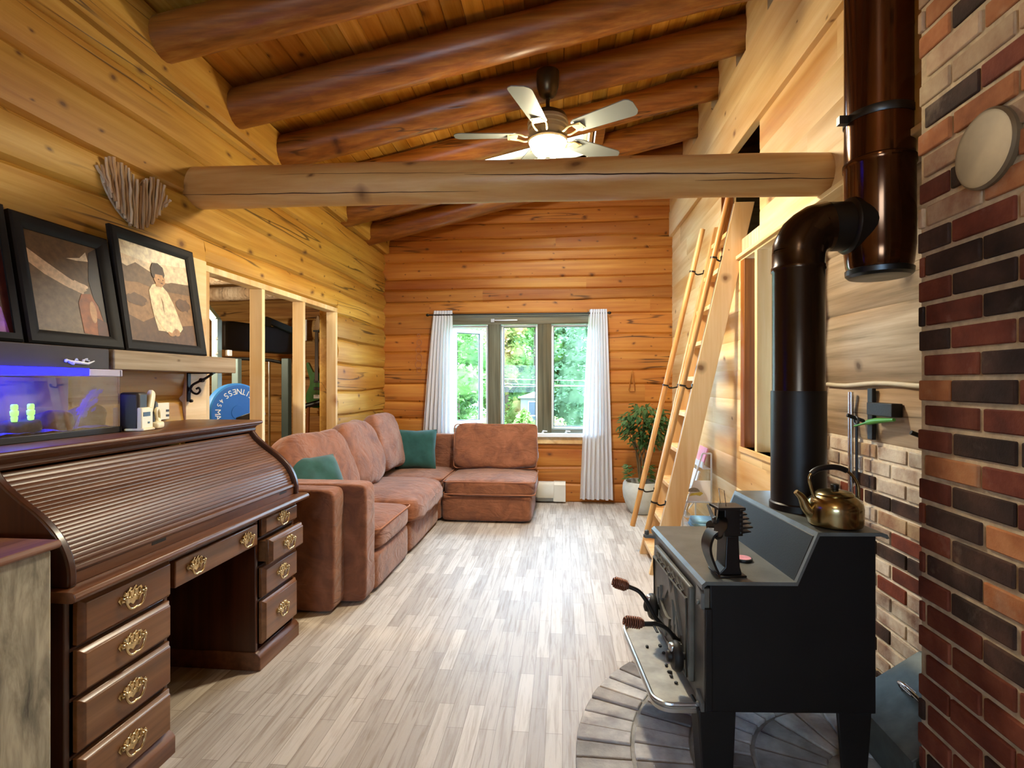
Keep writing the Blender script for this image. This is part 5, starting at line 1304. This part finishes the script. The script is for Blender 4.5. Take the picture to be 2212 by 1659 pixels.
m = MB(); m.tube([(1.385, 2.375, 1.225), (1.385, 2.50, 1.212), (1.38, 2.56, 1.200)], [.007, .013, .012], 10); m.tube([(1.38, 2.56, 1.200), (1.375, 2.66, 1.175)], [.006, .004], 8)
tag(m.build('fire_lighter', 'tape_green', smooth=60), 'green handled lighter lying under the black notch shape', 'lighter')
for k, (y, z, lab) in enumerate(((2.665, 1.205, 'dark iron peg the poker hangs from'), (2.20, 1.165, 'dark iron peg next to the chimney corner'))):
    m = MB(); m.tube([(1.435, y, z - .012), (1.35, y + .01, z + .022)], .009, 8); tag(m.build('iron_peg', 'black_iron', smooth=50), lab, 'peg', 'iron pegs in the recess wall')
pk = MB(); yk = 2.662; xk = 1.385
pk.tube([(xk, yk + .018 * math.sin(t), 1.200 + .018 * math.cos(t)) for t in [2 * PI * q / 14 for q in range(14)]], .005, 8, closed=True); pk.tube([(xk, yk, 1.182), (xk, yk - .005, .62), (xk - .01, yk - .01, .50), (xk - .04, yk - .01, .47)], .0065, 8)
tag(pk.build('fire_poker', 'dark_steel', smooth=60), 'long iron poker hanging by its ring beside the kettle', 'poker')
ab = thing('coal_bin', 'dark grey slant-lid coal bin with a bright handle in the brick corner', 'bin', (1.24, 1.93, HZ))
m = MB(); m.prism([(1.085, .062), (1.395, .062), (1.395, .375), (1.32, .375), (1.085, .215)], 1, 1.76, 2.10); m.build('body', 'bin_metal', ab, bevel=.006)
m = MB(); m.prism([(1.070, .212), (1.078, .206), (1.325, .372), (1.405, .374), (1.405, .386), (1.318, .386)], 1, 1.75, 2.11); lid = m.build('lid', 'bin_metal', ab, bevel=.003)
m = MB(); hv = Vector((-.56, 0, .83)); c0 = Vector((1.195, 1.93, .300)); m.tube(spline([c0 + Vector((0, -.065, 0)), c0 + hv * .035 + Vector((0, -.055, 0)), c0 + hv * .05, c0 + hv * .035 + Vector((0, .055, 0)), c0 + Vector((0, .065, 0))], 5), .008, 8); m.beam(c0 + hv * .040 + Vector((0, -.028, 0)), c0 + hv * .040 + Vector((0, .028, 0)), .02, .012, tuple(hv)); m.build('handle', 'steel', lid, smooth=50)

# round flue cover on the chimney breast
fc = thing('flue_cover', 'round dull metal flue cover set in the brick chimney breast', 'flue cover', (XP - .01, 1.452, 1.97))
plain('cover_metal', '6c5c44', .55, .35, var=.2, vscale=10)
m = MB(); m.lathe([(.098, -.004), (.098, .008), (.092, .014), (.086, .012)], (XP - .001, 1.452, 1.97), 40, (-1, 0, 0)); m.build('rim', 'cover_metal', fc, smooth=35)
m = MB(); m.lathe([(.087, .008), (.06, .010), (.001, .011)], (XP - .001, 1.452, 1.97), 40, (-1, 0, 0), cap=False); m.build('disc', 'cover_metal', fc, smooth=35)

# ------------------------------------------------------------------ ceiling fan
FX, FY = -.10, 3.645
cf = thing('ceiling_fan', 'five bladed white ceiling fan with a glowing glass bowl light', 'ceiling fan', (FX, FY, 2.85))
m = MB(); m.lathe([(.078, 3.50), (.078, 3.44), (.074, 3.40), (.055, 3.345), (.03, 3.325), (.015, 3.32)], (FX, FY, 0), 28); m.build('canopy', 'fan_bronze', cf, smooth=40)
m = MB(); m.lathe([(.014, 3.33), (.014, 3.26), (.022, 3.25), (.022, 3.235)], (FX, FY, 0), 14); m.build('downrod', 'fan_bronze', cf, smooth=40)
m = MB(); m.lathe([(.03, 3.24), (.075, 3.23), (.125, 3.20), (.135, 3.17)], (FX, FY, 0), 32, cap=False); m.build('upper_housing', 'fan_bronze', cf, smooth=40)
m = MB(); m.lathe([(.135, 3.172), (.140, 3.15), (.132, 3.145), (.138, 3.12), (.128, 3.115), (.13, 3.09), (.10, 3.06), (.075, 3.045), (.07, 3.045)], (FX, FY, 0), 36); m.build('motor_housing', 'fan_cream', cf, smooth=35)
for k in range(5):
    a = R(180 + 4 + 72 * k); rz_ = rotz(a); tl = rotx(R(-12)); c0 = Vector((FX, FY, 3.075))
    m = MB(); n = 30; out = []
    for t in [i / n for i in range(n + 1)]:
        r_ = .205 + .435 * t; w = .060 + .020 * t
        if t > .9: w *= math.sqrt(max(.02, 1 - ((t - .9) / .1) ** 2 * .75))
        if t < .06: w *= .75 + 4 * t
        out.append((r_, w))
    up_ = [c0 + rz_ @ (tl @ Vector((0, s_ * w, 0)) + Vector((r_, 0, 0))) for r_, w in out for s_ in (-1, 1)]
    lo = [p + Vector((0, 0, -.006)) for p in up_]; vs = up_ + lo; nn = len(up_); fs = []
    for i in range(n): fs += [(2 * i, 2 * i + 2, 2 * i + 3, 2 * i + 1), (nn + 2 * i, nn + 2 * i + 1, nn + 2 * i + 3, nn + 2 * i + 2), (2 * i, nn + 2 * i, nn + 2 * i + 2, 2 * i + 2), (2 * i + 1, 2 * i + 3, nn + 2 * i + 3, nn + 2 * i + 1)]
    fs += [(0, 1, nn + 1, nn), (2 * n, nn + 2 * n, nn + 2 * n + 1, 2 * n + 1)]
    m.add(vs, fs); b = m.build('blade', 'fan_white', cf)
    m = MB()
    for s_ in (-1, 1): m.tube(spline([c0 + rz_ @ Vector((.10, s_ * .02, -.01)), c0 + rz_ @ Vector((.15, s_ * .035, -.028)), c0 + rz_ @ Vector((.20, s_ * .045, -.014)), c0 + rz_ @ Vector((.26, s_ * .03, -.012))], 4), .007, 8)
    m.beam(c0 + rz_ @ Vector((.21, 0, -.012)), c0 + rz_ @ Vector((.275, 0, -.012)), .085, .005); m.build('blade_arm', 'fan_cream', b, smooth=45)
m = MB(); m.lathe([(.06, 3.0), (.10, 2.99), (.128, 2.975), (.135, 2.965), (.128, 2.955)], (FX, FY, .065), 36, cap=False); m.build('light_collar', 'fan_cream', cf, smooth=40)
m = MB(); m.lathe([(.128, 2.962), (.124, 2.945), (.112, 2.915), (.090, 2.885), (.06, 2.862), (.03, 2.852), (.001, 2.849)], (FX, FY, .065), 36, cap=False); m.build('glass_bowl', 'bowl_glow', cf, smooth=60)
m = MB(); m.lathe([(.020, 2.856), (.020, 2.848), (.010, 2.840), (.012, 2.830), (.005, 2.822), (.001, 2.82)], (FX, FY, .065), 14); m.build('finial', 'fan_bronze', cf, smooth=40)
m = MB(); m.tube([(FX + .02, FY - .03, 2.92), (FX + .02, FY - .03, 2.82)], .0015, 5); m.lathe([(.004, 0), (.006, .008), (.003, .018)], (FX + .02, FY - .03, 2.802), 8); m.build('pull_chain', 'nickel', cf)

# ------------------------------------------------------------------ gym contents
rk = thing('squat_rack', 'grey steel squat rack seen through the framed opening', 'rack', (-2.85, 4.45, 0))
def post(x, y, z0, z1, w=.055, mat='rack_grey'):
    m = MB(); m.box(x - w / 2, x + w / 2, y - w / 2, y + w / 2, z0, z1); return m.build('upright', mat, rk, bevel=.004)
u1 = post(-2.81, 4.10, 0, 1.90); post(-2.96, 4.60, 0, 1.60, .06); post(-2.70, 5.00, 0, 1.62, .07, 'rack_dark')
m = MB(); m.beam((-2.81, 4.10, 1.89), (-2.99, 4.10, 2.10), .055, .055, (0, 1, 0)); m.build('angled_brace', 'rack_grey', rk, bevel=.004)
m = MB()
for z in (1.74, 1.62, .9): m.lathe([(.014, 0), (.014, .006), (.008, .010)], (-2.795, 4.072, z), 10, (.3, -1, 0))
m.build('bolt', 'letter_white', u1, smooth=40)
m = MB(); m.tube([(-3.3, 4.60, 1.60), (-2.96, 4.70, 1.605), (-2.84, 4.95, 1.60), (-2.70, 5.02, 1.57)], .016, 8); m.build('cross_bar', 'black_iron', rk, smooth=50)
m = MB(); m.box(-2.755, -2.715, 4.125, 4.16, 1.60, 1.65); m.build('bar_hook', 'letter_white', rk, bevel=.004)
m = MB(); m.beam((-2.47, 3.86, 1.09), (-2.27, 3.86, 1.16), .05, .05); m.beam((-2.46, 3.80, .82), (-2.41, 3.84, 1.09), .035, .035); m.beam((-2.30, 3.80, .82), (-2.40, 3.84, 1.08), .035, .035); m.build('safety_arm', 'black_plastic', rk, bevel=.004)
# bumper plate with its lettering
pc_, pn = Vector((-2.515, 3.93, 1.150)), Vector((.90, -.43, 0)).normalized()
bp = thing('weight_plate', 'big blue bumper plate with white lettering behind the desk', 'weight plate', tuple(pc_ - Vector((0, 0, .23))), 0)
m = MB(); m.lathe([(.215, -.078), (.225, -.068), (.228, -.03), (.225, -.008), (.215, 0)], pc_, 48, pn); rb_ = m.build('rim', 'plate_blue_edge', bp, smooth=30)
m = MB(); m.lathe([(.214, .0012), (.200, .003), (.130, -.006), (.125, -.010), (.06, -.010), (.055, .004), (.03, .004)], pc_, 48, pn); fc_ = m.build('face', 'plate_blue', bp, smooth=30)
tu = Vector((-pn.y, pn.x, 0)); tv = Vector((0, 0, 1))
# tu points to the viewer's right when looking at the face
def arc_text(word, mid, step, r_, size):
    m = MB()
    for i, ch in enumerate(word):
        ang = R(mid + (i - (len(word) - 1) / 2) * step); vs, fs = text_mesh(ch, size, .001)
        er = tu * math.cos(ang) + tv * math.sin(ang); et = -tu * math.sin(ang) + tv * math.cos(ang)
        m.add([pc_ + er * (r_ - v.y) + et * v.x + pn * (.0015 + v.z) for v in vs], fs)
    m.build('lettering', 'letter_white', fc_)
arc_text('MAJOR', 205, 14, .165, .062); arc_text('FITNESS', 88, 13, .165, .062); arc_text('45', 152, 13, .165, .05)
pn2 = thing('padded_panel', 'wide black padded panel hanging behind the squat rack', 'panel', (-3.35, 5.9, 1.60))
m = MB(); m.rounded((-3.40, 5.70, 1.875), (1.02, .10, .31), rotz(math.atan2(1.0, .22)), e=12, n=10); m.build('pad', 'black_plastic', pn2, smooth=50)
m = MB(); m.beam((-3.36, 5.75, 2.10), (-3.22, 6.15, 2.0), .05, .07); m.box(-3.46, -3.30, 5.62, 5.78, 2.02, 2.12); m.build('bracket', 'rack_dark', pn2, bevel=.004)
m = MB(); m.box(-3.36, -3.30, 6.18, 6.33, 1.84, 1.90); m.box(-3.62, -3.56, 5.30, 6.33, 1.84, 1.90); m.build('wall_mount', 'rack_dark', pn2)
pf = thing('wall_picture', 'small white framed picture on the gym wall by the black panel', 'picture', (-3.23, 6.30, 1.9))
m = MB(); m.box(-3.33, -3.14, 6.29, 6.31, 1.90, 2.16); f_ = m.build('frame', 'letter_white', pf, bevel=.003)
m = MB(); m.box(-3.31, -3.16, 6.286, 6.291, 1.92, 2.14); m.build('print', 'photo_sky', f_)
gt = thing('electric_guitar', 'green electric guitar hanging on the gym log wall', 'guitar', (-2.97, 6.25, 1.05))
GX, GY = -2.97, 6.235
m = MB(); body = [(0, 1.50), (.04, 1.50), (.065, 1.54), (.075, 1.60), (.10, 1.56), (.095, 1.47), (.075, 1.39), (.08, 1.32), (.12, 1.24), (.115, 1.15), (.06, 1.09), (-.01, 1.075), (-.09, 1.09), (-.135, 1.15), (-.135, 1.25), (-.095, 1.34), (-.09, 1.42), (-.115, 1.50), (-.135, 1.60), (-.115, 1.63), (-.08, 1.57), (-.05, 1.51)]
bs = spline([(x, 0, z) for x, z in body], 3); m.prism([(GX + p.x, p.z) for p in bs], 1, GY - .02, GY + .022); gb = m.build('body', 'guitar_green', gt, smooth=40, bevel=.006)
m = MB(); m.prism([(GX - .024, 1.40), (GX + .024, 1.40), (GX + .019, 2.0), (GX - .019, 2.0)], 1, GY - .034, GY - .019); m.build('neck', 'fret_brown', gt, bevel=.003)
m = MB(); m.prism([(GX - .02, 1.995), (GX + .02, 1.995), (GX + .045, 2.06), (GX + .03, 2.18), (GX + .01, 2.20), (GX - .03, 2.06)], 1, GY - .032, GY - .015)
for k in range(6): m.lathe([(.006, 0), (.006, .02)], (GX - .028 + .004 * k, GY - .024, 2.04 + .022 * k), 8, (-1, 0, .3))
m.build('headstock', 'driftwood', gt, bevel=.003)
m = MB(); m.box(GX - .04, GX + .04, GY - .026, GY - .018, 1.19, 1.235); m.build('bridge', 'letter_white', gb, bevel=.002)
m = MB()
for z in (1.31, 1.40): m.box(GX - .038, GX + .038, GY - .028, GY - .018, z - .018, z + .018)
m.build('pickup', 'black_plastic', gb, bevel=.003)
m = MB()
for k in range(6): x = GX - .016 + .0064 * k; m.tube([(x, GY - .030, 1.215), (x * .92 + GX * .08, GY - .038, 2.0)], .0008, 4)
m.build('string', 'steel', gt)
m = MB(); m.box(GX - .04, GX + .04, GY - .04, 6.33, 2.0, 2.02); m.build('wall_hook', 'black_iron', gt)
cbx = MB(); cbx.tube([(-3.08, 5.35, .0), (-3.08, 5.35, 1.62)], .014, 12); tag(cbx.build('barbell', 'steel', smooth=60), 'bright upright steel bar between the studs', 'bar')
br2 = MB(); br2.tube([(-2.95, 5.90, .0), (-3.02, 6.10, 1.12)], .018, 10); tag(br2.build('wooden_stick', 'old_post', smooth=60), 'thin brown stick leaning under the guitar', 'stick')
tr_ = MB(); tr_.lathe([(.03, 0), (.035, .2), (.03, .34)], (-3.10, 6.08, 1.09), 12, (.9, .2, .25)); tag(tr_.build('black_roller', 'black_plastic', smooth=50), 'short black tube below the guitar on the gym side', 'roller')
dp = MB(); dp.tone = .1; dp.box(-2.42, -2.32, 3.16, 3.26, 0, 2.42); tag(dp.build('dark_post', 'old_post', bevel=.01), 'dark brown post just inside the gym by the first stud', 'post')

# pedestal fan in the side room
pf2 = thing('pedestal_fan', 'grey caged fan in the side room partly behind the stove pipe', 'fan', (1.90, 5.05, 0))
fcx = Vector((1.90, 5.05, 1.12)); dn = Vector((-.35, -.93, 0)).normalized()
m = MB(); m.lathe([(.17, 0), (.18, .015), (.03, .035), (.018, .05)], (1.90, 5.08, 0), 20); m.build('foot', 'heater_grey', pf2, smooth=40)
m = MB(); m.tube([(1.90, 5.10, .04), (1.90, 5.10, 1.08)], .014, 8); m.build('stand', 'heater_grey', pf2, smooth=40)
m = MB(); m.lathe([(.05, -.13), (.06, -.08), (.05, -.03), (.02, .0)], fcx, 18, dn); m.build('motor', 'heater_grey', pf2, smooth=40)
m = MB(); ux = dn.cross(Vector((0, 0, 1))).normalized(); uz = Vector((0, 0, 1))
for rr_, dd in ((.20, 0), (.15, .035), (.10, .05), (.055, .056), (.20, .0), (.15, -.035)):
    m.tube([fcx + dn * dd + (ux * math.cos(t) + uz * math.sin(t)) * rr_ for t in [2 * PI * q / 28 for q in range(28)]], .0028, 5, closed=True)
for q in range(28):
    t = 2 * PI * q / 28; e_ = ux * math.cos(t) + uz * math.sin(t); m.tube([fcx + dn * .056 + e_ * .05, fcx + dn * .035 + e_ * .15, fcx + e_ * .20, fcx - dn * .035 + e_ * .15], .0018, 4)
m.lathe([(.05, .05), (.05, .062), (.04, .068)], fcx, 18, dn); m.build('cage', 'nickel', pf2, smooth=50)
for k in range(4):
    m = MB(); t0 = 2 * PI * k / 4 + .3
    m.grid(lambda u, v: fcx + dn * (.02 * (v - .5)) + (ux * math.cos(t0 + (v - .5) * 1.1) + uz * math.sin(t0 + (v - .5) * 1.1)) * (.02 + .145 * u), 6, 6); m.build('blade', 'heater_grey', pf2, smooth=60)

# ------------------------------------------------------------------ light
wd = bpy.data.worlds.new('daylight'); SC.world = wd; wd.use_nodes = True
bg = wd.node_tree.nodes['Background']; bg.inputs['Color'].default_value = (.48, .73, 1.0, 1); bg.inputs['Strength'].default_value = 19.0
def lamp(name, typ, loc, energy, col, size=.1, rot=None, **kw):
    l = bpy.data.lights.new(name, typ); l.energy = energy; l.color = col
    if typ == 'POINT': l.shadow_soft_size = size
    if typ == 'AREA': l.shape = 'RECTANGLE'; l.size, l.size_y = size
    o = bpy.data.objects.new(name, l); COL.objects.link(o); o.location = loc
    if rot: o.rotation_euler = rot
    return o
sp_ = lamp('fan_bulb', 'SPOT', (-.1, 3.645, 2.875), 105, (1, .91, .72)); sp_.data.spot_size = R(172); sp_.data.spot_blend = .35; sp_.data.shadow_soft_size = .1
lamp('gym_bulb', 'POINT', (-3.5, 3.3, 1.9), 70, (1, .86, .62), .06)
lamp('tank_led', 'POINT', (-1.95, 1.62, 1.405), 1.2, (.12, .12, 1), .02)
lamp('side_room_fill', 'POINT', (2.6, 4.2, 2.1), 30, (1, .9, .75), .08)  # unseen point light added to brighten the side room
lamp('rear_fill_light', 'POINT', (-.3, -.9, 2.75), 24, (1, .88, .7), .15)  # added unseen fill behind the camera, brightens near room and tie beam
SC.view_settings.view_transform = 'Standard'; SC.view_settings.look = 'None'
SC.view_settings.exposure = .8; SC.view_settings.gamma = 1.0; SC.view_settings.use_curve_mapping = False
SC.cycles.max_bounces = 10; SC.cycles.diffuse_bounces = 5; SC.cycles.glossy_bounces = 4; SC.cycles.transparent_max_bounces = 12
SC.cycles.sample_clamp_indirect = 6.0; SC.cycles.caustics_reflective = False; SC.cycles.caustics_refractive = False
